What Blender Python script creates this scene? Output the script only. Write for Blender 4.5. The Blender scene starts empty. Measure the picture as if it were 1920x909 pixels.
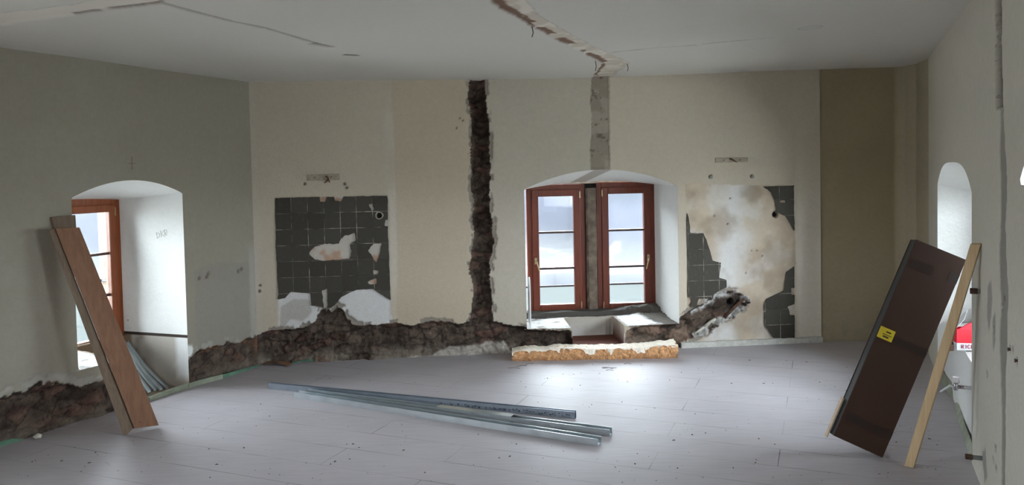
import bpy, math, random
import numpy as np
from mathutils import Vector, Matrix

# ------------------------------------------------------------------ camera, sky, exposure
F = 1430.0; CZ = 1.77; PITCH = math.radians(2.0); ROLL = 0.021; HOR = 320.0
PRINC = HOR + F*math.tan(PITCH)                     # row of the optical axis
SC = bpy.context.scene; COL = SC.collection
fw = np.array([0, math.cos(PITCH), -math.sin(PITCH)])
R0 = np.array([1.0, 0, 0]); U0 = np.array([0, math.sin(PITCH), math.cos(PITCH)])
RT = math.cos(ROLL)*R0 - math.sin(ROLL)*U0
UP = math.cos(ROLL)*U0 + math.sin(ROLL)*R0
cam = bpy.data.cameras.new('camera'); camo = bpy.data.objects.new('camera', cam); COL.objects.link(camo)
camo.matrix_world = Matrix(((RT[0], UP[0], -fw[0], 0), (RT[1], UP[1], -fw[1], 0), (RT[2], UP[2], -fw[2], CZ), (0, 0, 0, 1)))
cam.sensor_fit = 'HORIZONTAL'; cam.sensor_width = 36.0; cam.lens = 36.0*F/1920
cam.shift_y = (PRINC - 454.5)/1920.0; cam.clip_end = 5000; cam.clip_start = 0.05
SC.camera = camo

SKY_STRENGTH = 1.0
w = bpy.data.worlds.new('overcast_sky'); SC.world = w; w.use_nodes = True
bg = w.node_tree.nodes['Background']; bg.inputs['Color'].default_value = (0.86, 0.93, 1.0, 1); bg.inputs['Strength'].default_value = SKY_STRENGTH
SC.view_settings.view_transform = 'Standard'; SC.view_settings.look = 'None'; SC.view_settings.gamma = 1
SC.view_settings.use_curve_mapping = False
SC.view_settings.exposure = 5.1
SC.cycles.use_denoising = True
SC.cycles.max_bounces = 14; SC.cycles.diffuse_bounces = 8; SC.cycles.glossy_bounces = 4; SC.cycles.transparent_max_bounces = 12
SC.cycles.caustics_reflective = False; SC.cycles.caustics_refractive = False
SC.cycles.sample_clamp_indirect = 4.0

def portal(center, e, n_in, wd, ht):
    l = bpy.data.lights.new('window_daylight', 'AREA'); l.shape = 'RECTANGLE'; l.size = wd; l.size_y = ht
    l.cycles.is_portal = True
    o = bpy.data.objects.new('window_daylight', l); COL.objects.link(o)
    z = -Vector(n_in).normalized(); x = Vector(e).normalized(); y = z.cross(x)
    o.matrix_world = Matrix(((x.x, y.x, z.x, center[0]), (x.y, y.y, z.y, center[1]), (x.z, y.z, z.z, center[2]), (0, 0, 0, 1)))

# ------------------------------------------------------------------ projection helpers
CAM = np.array([0, 0, CZ])
def ray(px, py):
    return fw + RT*(px-960)/F + UP*(PRINC-py)/F
def at_z(px, py, z=0.0):
    d = ray(px, py); return CAM + d*((z-CZ)/d[2])
def at_y(px, py, y):
    d = ray(px, py); return CAM + d*(y/d[1])
def at_plane(px, py, p0, n):
    d = ray(px, py); t = np.dot(np.asarray(p0)-CAM, n)/np.dot(d, n); return CAM + d*t

# ------------------------------------------------------------------ noise
def _h(ix, iy, seed):
    n = (ix*374761393 + iy*668265263 + seed*974711) & 0x7fffffff
    n = ((n ^ (n >> 13))*1274126177) & 0x7fffffff
    return ((n ^ (n >> 16)) & 0xffff)/65535.0
def vnoise(x, y, s, seed=0):
    x = np.asarray(x, float)/s; y = np.asarray(y, float)/s
    ix = np.floor(x).astype(np.int64); iy = np.floor(y).astype(np.int64)
    fx = x-ix; fy = y-iy; fx = fx*fx*(3-2*fx); fy = fy*fy*(3-2*fy)
    a = _h(ix, iy, seed); b = _h(ix+1, iy, seed); c = _h(ix, iy+1, seed); d = _h(ix+1, iy+1, seed)
    return (a*(1-fx)+b*fx)*(1-fy)+(c*(1-fx)+d*fx)*fy
def fbm(x, y, s, seed=0, o=4):
    t = 0; a = 1; n = 0
    for i in range(o):
        t = t + a*vnoise(x, y, s/2**i, seed+i*17); n += a; a *= 0.55
    return t/n                                   # 0..1
def worley(x, y, s, seed=0):
    x = np.asarray(x, float)/s; y = np.asarray(y, float)/s
    ix = np.floor(x).astype(np.int64); iy = np.floor(y).astype(np.int64)
    f1 = np.full(x.shape, 9.0); f2 = np.full(x.shape, 9.0); cid = np.zeros(x.shape)
    for dx in (-1, 0, 1):
        for dy in (-1, 0, 1):
            cx = ix+dx; cy = iy+dy
            px = cx+_h(cx, cy, seed); py = cy+_h(cx, cy, seed+5)
            d = np.hypot(x-px, y-py); r = _h(cx, cy, seed+9)
            new = d < f1
            f2 = np.where(new, f1, np.minimum(f2, d)); cid = np.where(new, r, cid); f1 = np.where(new, d, f1)
    return f1, f2, cid
def sstep(a, b, x):
    t = np.clip((x-a)/(b-a), 0, 1); return t*t*(3-2*t)
def poly_sdf(x, y, poly):
    """signed distance, negative inside"""
    x = np.asarray(x, float); y = np.asarray(y, float)
    d = np.full(x.shape, 1e9); ins = np.zeros(x.shape, bool); n = len(poly)
    for i in range(n):
        ax, ay = poly[i]; bx, by = poly[(i+1) % n]
        ex, ey = bx-ax, by-ay; L = ex*ex+ey*ey+1e-12
        t = np.clip(((x-ax)*ex+(y-ay)*ey)/L, 0, 1)
        d = np.minimum(d, (x-ax-t*ex)**2+(y-ay-t*ey)**2)
        c = ((ay > y) != (by > y))
        if abs(by-ay) > 1e-12:
            ins ^= c & (x < (bx-ax)*(y-ay)/(by-ay)+ax)
    return np.where(ins, -1, 1)*np.sqrt(d)
def mixc(c, col, m):
    m = np.clip(m, 0, 1)[..., None]; return c*(1-m)+np.asarray(col)*m

# ------------------------------------------------------------------ materials
def hexc(r, g, b):
    f = lambda v: ((v/255+0.055)/1.055)**2.4 if v > 10 else v/255/12.92
    return (f(r), f(g), f(b))
def new_mat(name):
    m = bpy.data.materials.new(name); m.use_nodes = True; nt = m.node_tree
    return m, nt, nt.nodes['Principled BSDF']
def N(nt, kind, **kw):
    n = nt.nodes.new(kind)
    for k, v in kw.items():
        if k in n.inputs: n.inputs[k].default_value = v
        else: setattr(n, k, v)
    return n
def simple(name, col, rough=0.6, metal=0.0, nscale=30, namt=0.15, bump=0.0, bscale=80, stretch=None):
    m, nt, p = new_mat(name)
    tc = N(nt, 'ShaderNodeTexCoord'); src = tc.outputs['Object']
    if stretch:
        mp = N(nt, 'ShaderNodeMapping'); mp.inputs['Scale'].default_value = stretch; nt.links.new(src, mp.inputs[0]); src = mp.outputs[0]
    no = N(nt, 'ShaderNodeTexNoise', Scale=nscale, Detail=5.0); nt.links.new(src, no.inputs['Vector'])
    rp = N(nt, 'ShaderNodeValToRGB'); nt.links.new(no.outputs['Fac'], rp.inputs[0])
    rp.color_ramp.elements[0].position = 0.3; rp.color_ramp.elements[1].position = 0.7
    rp.color_ramp.elements[0].color = (*[c*(1-namt) for c in col], 1); rp.color_ramp.elements[1].color = (*[min(1, c*(1+namt)) for c in col], 1)
    nt.links.new(rp.outputs[0], p.inputs['Base Color'])
    p.inputs['Roughness'].default_value = rough; p.inputs['Metallic'].default_value = metal
    if bump:
        n2 = N(nt, 'ShaderNodeTexNoise', Scale=bscale, Detail=6.0); nt.links.new(src, n2.inputs['Vector'])
        b = N(nt, 'ShaderNodeBump', Strength=bump, Distance=0.01); nt.links.new(n2.outputs['Fac'], b.inputs['Height']); nt.links.new(b.outputs[0], p.inputs['Normal'])
    return m
def attr_mat(name, rough=0.85, bump=0.25, bscale=60, namt=0.08, spec=0.25, nscale=25.0):
    """colour from the vertex attribute 'tint' with fine procedural mottling"""
    m, nt, p = new_mat(name)
    at = N(nt, 'ShaderNodeAttribute', attribute_name='tint')
    tc = N(nt, 'ShaderNodeTexCoord')
    no = N(nt, 'ShaderNodeTexNoise', Scale=nscale, Detail=8.0 if nscale > 1 else 2.0, Roughness=0.7); nt.links.new(tc.outputs['Object'], no.inputs['Vector'])
    mr = N(nt, 'ShaderNodeMapRange'); mr.inputs[1].default_value = 0.3; mr.inputs[2].default_value = 0.7; mr.inputs[3].default_value = 1-namt; mr.inputs[4].default_value = 1+namt
    nt.links.new(no.outputs['Fac'], mr.inputs[0])
    mx = N(nt, 'ShaderNodeVectorMath', operation='SCALE'); nt.links.new(at.outputs['Color'], mx.inputs[0]); nt.links.new(mr.outputs[0], mx.inputs['Scale'])
    nt.links.new(mx.outputs[0], p.inputs['Base Color'])
    p.inputs['Roughness'].default_value = rough; p.inputs['Specular IOR Level'].default_value = spec
    n2 = N(nt, 'ShaderNodeTexNoise', Scale=bscale, Detail=5.0); nt.links.new(tc.outputs['Object'], n2.inputs['Vector'])
    b = N(nt, 'ShaderNodeBump', Strength=bump, Distance=0.01); nt.links.new(n2.outputs['Fac'], b.inputs['Height']); nt.links.new(b.outputs[0], p.inputs['Normal'])
    return m
def wood(name, col, dark, rough=0.6, scale=6.0, axis='Z'):
    m, nt, p = new_mat(name)
    tc = N(nt, 'ShaderNodeTexCoord'); mp = N(nt, 'ShaderNodeMapping')
    s = [14, 14, 14]; s['XYZ'.index(axis)] = 0.9
    mp.inputs['Scale'].default_value = s; nt.links.new(tc.outputs['Object'], mp.inputs[0])
    no = N(nt, 'ShaderNodeTexNoise', Scale=scale, Detail=6.0, Distortion=0.6); nt.links.new(mp.outputs[0], no.inputs['Vector'])
    rp = N(nt, 'ShaderNodeValToRGB'); nt.links.new(no.outputs['Fac'], rp.inputs[0])
    rp.color_ramp.elements[0].position = 0.32; rp.color_ramp.elements[1].position = 0.66
    rp.color_ramp.elements[0].color = (*dark, 1); rp.color_ramp.elements[1].color = (*col, 1)
    nt.links.new(rp.outputs[0], p.inputs['Base Color']); p.inputs['Roughness'].default_value = rough
    b = N(nt, 'ShaderNodeBump', Strength=0.15, Distance=0.004); nt.links.new(no.outputs['Fac'], b.inputs['Height']); nt.links.new(b.outputs[0], p.inputs['Normal'])
    return m

M = {}
M['plaster'] = attr_mat('old_painted_plaster', 0.9, 0.30, 55, 0.05)
M['masonry'] = attr_mat('exposed_rubble_masonry', 0.95, 0.9, 70, 0.30, 0.1)
M['ceiling'] = attr_mat('ceiling_plaster', 0.95, 0.12, 40, 0.02)
M['reveal'] = attr_mat('white_reveal_plaster', 0.9, 0.25, 45, 0.03)
M['redwood'] = wood('red_brown_stained_window_wood', hexc(120, 52, 28), hexc(94, 38, 19), 0.38, 4)
M['orangewood'] = wood('orange_brown_window_wood', hexc(150, 78, 34), hexc(124, 60, 24), 0.38, 4)
M['bar'] = simple('dark_glazing_bar', hexc(70, 45, 40), 0.4)
M['brass'] = simple('pale_brass_handle', hexc(190, 170, 130), 0.3, 0.8, namt=0.05)
M['zinc'] = simple('galvanised_steel', (0.60, 0.65, 0.67), 0.30, 0.92, 9, 0.10, 0.03, 30)
M['zincdark'] = simple('dull_galvanised_steel', (0.36, 0.41, 0.47), 0.36, 0.9, 9, 0.12, 0.03, 30)
M['inkmark'] = simple('print_on_steel', hexc(72, 82, 94), 0.6)
M['plank'] = wood('weathered_plank', hexc(132, 96, 72), hexc(118, 84, 62), 0.75, 3)
M['plankgrey'] = wood('grey_weathered_plank', hexc(120, 103, 86), hexc(104, 88, 73), 0.8, 3)
M['batten'] = wood('fresh_spruce_batten', hexc(198, 172, 134), hexc(184, 156, 118), 0.7, 3)
M['card'] = simple('brown_cardboard', hexc(60, 37, 24), 0.8, 0, 60, 0.06, 0.05, 200)
M['carddark'] = simple('packing_tape', hexc(42, 25, 17), 0.45, 0, 40, 0.05)
M['cardlight'] = simple('cardboard_cut_edge', hexc(190, 170, 145), 0.8)
M['sticker'] = simple('yellow_sticker', hexc(214, 190, 40), 0.5, namt=0.05)
M['black'] = simple('black_print_and_shade', (0.02, 0.02, 0.02), 0.6)
M['stone'] = simple('rough_mullion_stone', hexc(112, 100, 88), 0.95, 0, 14, 0.35, 0.8, 40)
M['darkgap'] = simple('dark_joint', (0.02, 0.018, 0.016), 0.9)
M['wool'] = simple('tan_mineral_wool', hexc(208, 158, 112), 0.95, 0, 45, 0.25, 1.0, 70)
M['woolpaper'] = simple('white_wool_facing', hexc(246, 236, 220), 0.9, 0, 30, 0.08, 0.6, 40)
M['white'] = simple('white_board', (0.75, 0.76, 0.76), 0.5, namt=0.03)
M['red'] = simple('red_printed_card', hexc(214, 40, 56), 0.45, namt=0.04)
M['whitecard'] = simple('white_printed_card', (0.78, 0.79, 0.80), 0.5, namt=0.02)
M['green'] = simple('green_edge_strip', hexc(92, 128, 108), 0.7, 0, 12, 0.25)
M['greygreen'] = simple('grey_green_edge_strip', hexc(140, 146, 128), 0.7, 0, 12, 0.2)
M['pipe'] = simple('grey_plastic_pipe', hexc(120, 124, 120), 0.5)
M['rust'] = simple('rusty_iron', hexc(84, 58, 46), 0.85, 0.1, 40, 0.4)
M['strip'] = simple('faded_mounting_strip', hexc(158, 148, 130), 0.8, 0, 30, 0.2)
M['crumb'] = simple('plaster_crumbs', hexc(78, 70, 64), 0.95, 0, 3, 0.5)
M['crumblight'] = simple('pale_plaster_lump', hexc(196, 192, 178), 0.9, 0, 30, 0.15)
M['chrome'] = simple('chrome', (0.7, 0.7, 0.72), 0.15, 1.0)
M['railing'] = simple('painted_iron_rail', hexc(50, 56, 66), 0.5)
M['pencil'] = simple('pencil_mark', hexc(120, 118, 112), 0.9)
M['duct'] = simple('old_red_brown_duct_floor', hexc(104, 62, 50), 0.8, 0, 12, 0.25)

def glass_mat():
    m, nt, p = new_mat('window_glass'); nt.nodes.remove(p)
    out = nt.nodes['Material Output']
    tr = N(nt, 'ShaderNodeBsdfTransparent'); tr.inputs['Color'].default_value = (0.95, 0.97, 0.97, 1)
    gl = N(nt, 'ShaderNodeBsdfGlossy', Roughness=0.02)
    fr = N(nt, 'ShaderNodeFresnel', IOR=1.45); mx = N(nt, 'ShaderNodeMixShader')
    nt.links.new(fr.outputs[0], mx.inputs[0]); nt.links.new(tr.outputs[0], mx.inputs[1]); nt.links.new(gl.outputs[0], mx.inputs[2])
    nt.links.new(mx.outputs[0], out.inputs['Surface']); return m
M['glass'] = glass_mat()

def tile_mat(name, u0, v0, period):
    m, nt, p = new_mat(name)
    uv = N(nt, 'ShaderNodeUVMap', uv_map='uv'); sep = N(nt, 'ShaderNodeSeparateXYZ'); nt.links.new(uv.outputs[0], sep.inputs[0])
    tc = N(nt, 'ShaderNodeTexCoord')
    def math(op, a, b=None):
        n = N(nt, 'ShaderNodeMath', operation=op)
        for i, x in enumerate((a, b)):
            if x is None: continue
            if isinstance(x, (int, float)): n.inputs[i].default_value = x
            else: nt.links.new(x, n.inputs[i])
        return n.outputs[0]
    def line(s, o):
        q = math('DIVIDE', math('SUBTRACT', s, o), period); f = math('FRACT', q)
        d = math('MINIMUM', f, math('SUBTRACT', 1.0, f)); return d, math('FLOOR', q)
    du, iu = line(sep.outputs[0], u0); dv, iv = line(sep.outputs[1], v0)
    d = math('MINIMUM', du, dv)
    gl = N(nt, 'ShaderNodeTexNoise', Scale=9.0, Detail=3.0); nt.links.new(tc.outputs['Object'], gl.inputs['Vector'])
    thick = N(nt, 'ShaderNodeMapRange'); nt.links.new(gl.outputs['Fac'], thick.inputs[0])
    thick.inputs[1].default_value = 0.42; thick.inputs[2].default_value = 0.72; thick.inputs[3].default_value = 0.008; thick.inputs[4].default_value = 0.022
    grout = math('LESS_THAN', d, thick.outputs[0])
    wn = N(nt, 'ShaderNodeTexWhiteNoise', noise_dimensions='2D'); cb = N(nt, 'ShaderNodeCombineXYZ')
    nt.links.new(iu, cb.inputs[0]); nt.links.new(iv, cb.inputs[1]); nt.links.new(cb.outputs[0], wn.inputs['Vector'])
    rp = N(nt, 'ShaderNodeValToRGB'); nt.links.new(wn.outputs['Value'], rp.inputs[0])
    rp.color_ramp.elements[0].color = (*hexc(62, 59, 53), 1); rp.color_ramp.elements[1].color = (*hexc(73, 70, 63), 1)
    dn = N(nt, 'ShaderNodeTexNoise', Scale=30.0, Detail=6.0); nt.links.new(tc.outputs['Object'], dn.inputs['Vector'])
    dm = N(nt, 'ShaderNodeMapRange'); nt.links.new(dn.outputs['Fac'], dm.inputs[0]); dm.inputs[1].default_value = 0.55; dm.inputs[2].default_value = 0.85; dm.inputs[3].default_value = 0; dm.inputs[4].default_value = 0.25
    m1 = N(nt, 'ShaderNodeMix', data_type='RGBA'); nt.links.new(dm.outputs[0], m1.inputs[0]); nt.links.new(rp.outputs[0], m1.inputs[6]); m1.inputs[7].default_value = (*hexc(104, 98, 90), 1)
    m2 = N(nt, 'ShaderNodeMix', data_type='RGBA'); nt.links.new(grout, m2.inputs[0]); nt.links.new(m1.outputs[2], m2.inputs[6])
    gc = N(nt, 'ShaderNodeValToRGB'); nt.links.new(gl.outputs['Fac'], gc.inputs[0])
    gc.color_ramp.elements[0].position = 0.40; gc.color_ramp.elements[1].position = 0.66
    gc.color_ramp.elements[0].color = (*hexc(60, 56, 51), 1); gc.color_ramp.elements[1].color = (*hexc(168, 160, 148), 1)
    nt.links.new(gc.outputs[0], m2.inputs[7]); nt.links.new(m2.outputs[2], p.inputs['Base Color'])
    p.inputs['Roughness'].default_value = 0.6; p.inputs['Specular IOR Level'].default_value = 0.15
    b = N(nt, 'ShaderNodeBump', Strength=0.5, Distance=0.003); b.invert = True; nt.links.new(grout, b.inputs['Height']); nt.links.new(b.outputs[0], p.inputs['Normal'])
    return m

# ------------------------------------------------------------------ object helpers
def tag(o, label, cat, group=None, kind=None):
    o['label'] = label; o['category'] = cat
    if group: o['group'] = group
    if kind: o['kind'] = kind
    return o
def mesh_obj(name, verts, faces, mat, parent=None, smooth=False):
    me = bpy.data.meshes.new(name); me.from_pydata([tuple(v) for v in verts], [], faces); me.update()
    if smooth:
        me.polygons.foreach_set('use_smooth', np.ones(len(me.polygons), bool))
    me.materials.append(mat)
    o = bpy.data.objects.new(name, me); COL.objects.link(o)
    if parent: o.parent = parent; o.matrix_parent_inverse = parent.matrix_basis.inverted()
    return o
def empty(name, loc=(0, 0, 0), rotz=0):
    o = bpy.data.objects.new(name, None); COL.objects.link(o); o.location = loc; o.rotation_euler = (0, 0, rotz); o.empty_display_size = 0.1
    return o
def struct(o):
    o['kind'] = 'structure'; return o
class MB:
    def __init__(s): s.v = []; s.f = []
    def box(s, c, a, b, d):
        """box with centre c and half-axis vectors a, b, d"""
        c, a, b, d = (np.asarray(x, float) for x in (c, a, b, d)); k = len(s.v)
        if np.dot(np.cross(a, b), d) < 0: a = -a
        for i in (-1, 1):
            for j in (-1, 1):
                for l in (-1, 1): s.v.append(c+i*a+j*b+l*d)
        s.f += [tuple(k+q for q in f) for f in ((0, 1, 3, 2), (4, 6, 7, 5), (0, 4, 5, 1), (2, 3, 7, 6), (0, 2, 6, 4), (1, 5, 7, 3))]
        return s
    def span(s, lo, hi, e=(1, 0, 0), n=(0, 1, 0), o=(0, 0, 0)):
        """box from lo to hi in local axes e, n, z at origin o"""
        e = np.asarray(e, float); n = np.asarray(n, float); z = np.array([0, 0, 1.0]); o = np.asarray(o, float)
        c = (np.asarray(lo, float)+np.asarray(hi, float))/2; h = (np.asarray(hi, float)-np.asarray(lo, float))/2
        return s.box(o+e*c[0]+n*c[1]+z*c[2], e*h[0], n*h[1], z*h[2])
    def tube(s, pts, r, seg=10, cap=True):
        pts = [np.asarray(p, float) for p in pts]; k = len(s.v); n = len(pts)
        rs = r if isinstance(r, (list, tuple)) else [r]*n
        prev = None
        for i, p in enumerate(pts):
            t = pts[min(i+1, n-1)]-pts[max(i-1, 0)]; t = t/(np.linalg.norm(t)+1e-12)
            if prev is None:
                q = np.array([0, 0, 1.0]) if abs(t[2]) < 0.9 else np.array([1.0, 0, 0])
            else: q = prev
            a = q-np.dot(q, t)*t; a /= np.linalg.norm(a)+1e-12; b = np.cross(t, a); prev = a
            for j in range(seg):
                th = 2*math.pi*j/seg; s.v.append(p+rs[i]*(math.cos(th)*a+math.sin(th)*b))
        for i in range(n-1):
            for j in range(seg):
                j2 = (j+1) % seg
                s.f.append((k+i*seg+j, k+i*seg+j2, k+(i+1)*seg+j2, k+(i+1)*seg+j))
        if cap:
            s.f.append(tuple(k+j for j in range(seg))[::-1]); s.f.append(tuple(k+(n-1)*seg+j for j in range(seg)))
        return s
    def prism(s, poly, o, ex, ey, ez):
        """2D polygon in axes ex, ey at o, extruded by vector ez"""
        o, ex, ey, ez = (np.asarray(q, float) for q in (o, ex, ey, ez)); k = len(s.v); n = len(poly)
        for q in (0, 1):
            for x, y in poly: s.v.append(o+ex*x+ey*y+ez*q)
        s.f.append(tuple(k+i for i in range(n))[::-1]); s.f.append(tuple(k+n+i for i in range(n)))
        for i in range(n):
            j = (i+1) % n; s.f.append((k+i, k+j, k+n+j, k+n+i))
        return s
    def build(s, name, mat, parent=None, bevel=0.0, smooth=False):
        o = mesh_obj(name, s.v, s.f, mat, parent, smooth)
        if bevel:
            b = o.modifiers.new('bevel', 'BEVEL'); b.width = bevel; b.segments = 2; b.limit_method = 'ANGLE'
        return o

def grid_mesh(name, V, quads, tint, uv, mat, parent=None, smooth=True):
    used = np.unique(quads); remap = np.full(len(V), -1); remap[used] = np.arange(len(used))
    V = V[used]; q = remap[quads]; tint = tint[used]; uv = uv[used]
    me = bpy.data.meshes.new(name)
    me.vertices.add(len(V)); me.vertices.foreach_set('co', V.astype(np.float32).ravel())
    me.loops.add(q.size); me.loops.foreach_set('vertex_index', q.astype(np.int32).ravel())
    me.polygons.add(len(q)); me.polygons.foreach_set('loop_start', np.arange(0, q.size, 4, dtype=np.int32))
    me.polygons.foreach_set('use_smooth', np.full(len(q), smooth))
    a = me.color_attributes.new('tint', 'FLOAT_COLOR', 'POINT')
    a.data.foreach_set('color', np.c_[np.clip(tint, 0, 1), np.ones(len(V))].astype(np.float32).ravel())
    ul = me.uv_layers.new(name='uv'); ul.data.foreach_set('uv', uv[q.ravel()].astype(np.float32).ravel())
    me.update(calc_edges=True); me.validate()
    me.materials.append(mat)
    o = bpy.data.objects.new(name, me); COL.objects.link(o)
    if parent: o.parent = parent; o.matrix_parent_inverse = parent.matrix_basis.inverted()
    return o

class Wall:
    """upright surface over a plan polyline; u along it, v = height, out = away from the room"""
    def __init__(s, pts, sub=8):
        p = np.array(pts, float)
        if sub and len(p) > 2:                            # Catmull-Rom
            q = np.vstack([2*p[0]-p[1], p, 2*p[-1]-p[-2]]); out = []
            for i in range(1, len(q)-2):
                for t in np.linspace(0, 1, sub, endpoint=False):
                    a, b, c, d = q[i-1], q[i], q[i+1], q[i+2]
                    out.append(0.5*(2*b+(c-a)*t+(2*a-5*b+4*c-d)*t*t+(3*b-a-3*c+d)*t**3))
            out.append(p[-1]); p = np.array(out)
        s.p = p; seg = np.diff(p, axis=0); L = np.hypot(*seg.T); s.cu = np.r_[0, np.cumsum(L)]; s.len = s.cu[-1]
        t = seg/L[:, None]; tv = np.vstack([t[:1], (t[1:]+t[:-1])/2, t[-1:]]); tv /= np.hypot(*tv.T)[:, None]
        s.tv = tv
    def dirs(s, u):
        tx = np.interp(u, s.cu, s.tv[:, 0]); ty = np.interp(u, s.cu, s.tv[:, 1]); l = np.hypot(tx, ty)
        return tx/l, ty/l
    def P(s, u, v, off=0.0):
        u = np.asarray(u, float); x = np.interp(u, s.cu, s.p[:, 0]); y = np.interp(u, s.cu, s.p[:, 1]); tx, ty = s.dirs(u)
        return np.stack([x-ty*off, y+tx*off, np.asarray(v, float)+0*u], -1)
    def uv(s, px, py):
        d = ray(px, py); best = None
        for i in range(len(s.p)-1):
            a = s.p[i]; e = s.p[i+1]-a
            A = np.array([[d[0], -e[0]], [d[1], -e[1]]])
            if abs(np.linalg.det(A)) < 1e-9: continue
            t, k = np.linalg.solve(A, a)
            lo = -0.001 if i else -3; hi = 1.001 if i < len(s.p)-2 else 4
            if t > 0 and lo <= k <= hi and (best is None or abs(k-0.5) < best[0]):
                best = (abs(k-0.5) if 0 <= k <= 1 else 5+abs(k), s.cu[i]+k*(s.cu[i+1]-s.cu[i]), CZ+t*d[2])
        return best[1], best[2]
    def poly(s, pts): return [s.uv(*p) for p in pts]

def ceil_z(x, y):
    return 2.64+0.07*sstep(0.3, 3.6, np.asarray(x, float))+0.02*sstep(-2.6, -3.6, np.asarray(x, float))

def build_wall(name, wall, us, vs, shade, openings, has_rubble=True):
    """shade(u,v) -> tint, depth(out), rubble sdf"""
    nu, nv = len(us), len(vs)
    U, T = np.meshgrid(us, vs, indexing='ij'); U = U.ravel(); T = T.ravel()
    top = ceil_z(wall.P(U, 0)[:, 0], 0)+0.02
    Vv = T*top/vs[-1]
    idx = np.arange(nu*nv).reshape(nu, nv)
    quads = np.stack([idx[:-1, :-1], idx[1:, :-1], idx[1:, 1:], idx[:-1, 1:]], -1).reshape(-1, 4)
    if openings:
        def so(u, v):
            d = np.full(np.shape(u), 1e9)
            for o in openings: d = np.minimum(d, poly_sdf(u, v, o))
            return d
        d = so(U, Vv); keep = (d[quads] > 0).any(1); quads = quads[keep]
        bd = np.unique(quads); bd = bd[d[bd] < 0]
        h = 1e-4
        for _ in range(2):
            dd = so(U[bd], Vv[bd]); gx = (so(U[bd]+h, Vv[bd])-dd)/h; gy = (so(U[bd], Vv[bd]+h)-dd)/h
            l = np.hypot(gx, gy)+1e-9; U[bd] -= dd*gx/l; Vv[bd] -= dd*gy/l
    tint, dep, rs = shade(U, Vv)
    if openings:
        near = so(U, Vv); dep = dep*sstep(0.0, 0.03, near)
    dep = dep*sstep(0.0, 0.05, U)*sstep(0.0, 0.05, wall.len-U)
    V = wall.P(U, Vv, dep); uv = np.stack([U, Vv], -1)
    rub = rs[quads].mean(1) < 0
    o = struct(grid_mesh(name, V, quads[~rub] if has_rubble else quads, tint, uv, M['plaster']))
    if has_rubble and rub.any():
        grid_mesh('exposed_masonry', V, quads[rub], tint, uv, M['masonry'], o)['label'] = 'dark broken rubble masonry where the plaster was hacked off'
    return o

def rubble(u, v, s, seed, deep=0.07):
    """colour and depth of a hacked-out area with signed distance s (negative inside)"""
    f1, f2, cid = worley(u*0.62+0.06*fbm(u, v, 0.09, seed+3), v*1.2+0.05*fbm(u, v, 0.08, seed+4), 0.095, seed)
    g1, g2, c2 = worley(u, v, 0.03, seed+21)
    n = fbm(u, v, 0.12, seed+40, 5)
    dep = sstep(0.0, 0.03, -s)*(deep*(0.45+0.9*n)-0.035*(cid-0.3)*sstep(0.02, 0.22, f2-f1)-0.006*sstep(0.05, 0.4, g2-g1)*c2+0.016*(fbm(u, v, 0.035, seed+70, 4)-0.5)+0.022*(fbm(u*0.3, v, 0.06, seed+75, 4)-0.5))
    dep = np.maximum(dep, 0.0)
    base = np.array(hexc(90, 78, 69))
    c = np.tile(base, (len(u), 1))
    c = mixc(c, hexc(66, 57, 51), sstep(0.35, 0.7, cid)*0.8)
    c = mixc(c, hexc(110, 84, 74), sstep(0.72, 0.9, cid)*0.7)
    c = mixc(c, hexc(118, 104, 90), sstep(0.6, 0.9, c2)*0.35); c = mixc(c, hexc(50, 42, 37), sstep(0.5, 0.66, fbm(u*0.7, v, 0.22, seed+90))*0.6)
    c = mixc(c, hexc(40, 35, 32), sstep(0.10, 0.02, f2-f1)*0.7)
    c = c*((0.42+0.85*fbm(u, v, 0.05, seed+60, 5))*(0.72+0.56*fbm(u*0.3, v, 0.045, seed+65)))[:, None]*1.12
    return c, dep
def edge_noise(u, v, seed, a=0.03):
    return a*(fbm(u, v, 0.10, seed, 4)-0.5)*2+a*0.5*(fbm(u, v, 0.24, seed+4, 2)-0.5)*2+a*0.5*(fbm(u, v, 0.03, seed+8, 3)-0.5)*2

# ------------------------------------------------------------------ plan of the room
WL = Wall([(-3.98, 3.9), (-3.42, 5.0), (-3.08, 5.6), (-2.83, 6.15), (-2.63, 6.6), (-2.41, 7.08)])
WB = Wall([(-2.41, 7.08), (3.06, 7.56)], 0)
WA = Wall([(3.06, 7.575), (3.80, 7.56), (3.87, 7.50), (3.90, 7.35), (3.80, 6.93)], 0)
WR = Wall([(3.80, 6.95), (3.26, 5.74), (2.73, 4.56), (2.0, 2.94), (1.45, 1.72)])
Z1 = np.array([0, 0, 1.0])

def arch_outline(u0, u1, zb, zs, za, n=22, sq=1.0):
    pts = [(u0, zb), (u0, zs)]
    for i in range(1, n):
        x = -1+2*i/n
        pts.append((u0+(u1-u0)*(x+1)/2, zs+(za-zs)*max(0, 1-abs(x)**(2*sq))))
    return pts+[(u1, zs), (u1, zb)]

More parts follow.
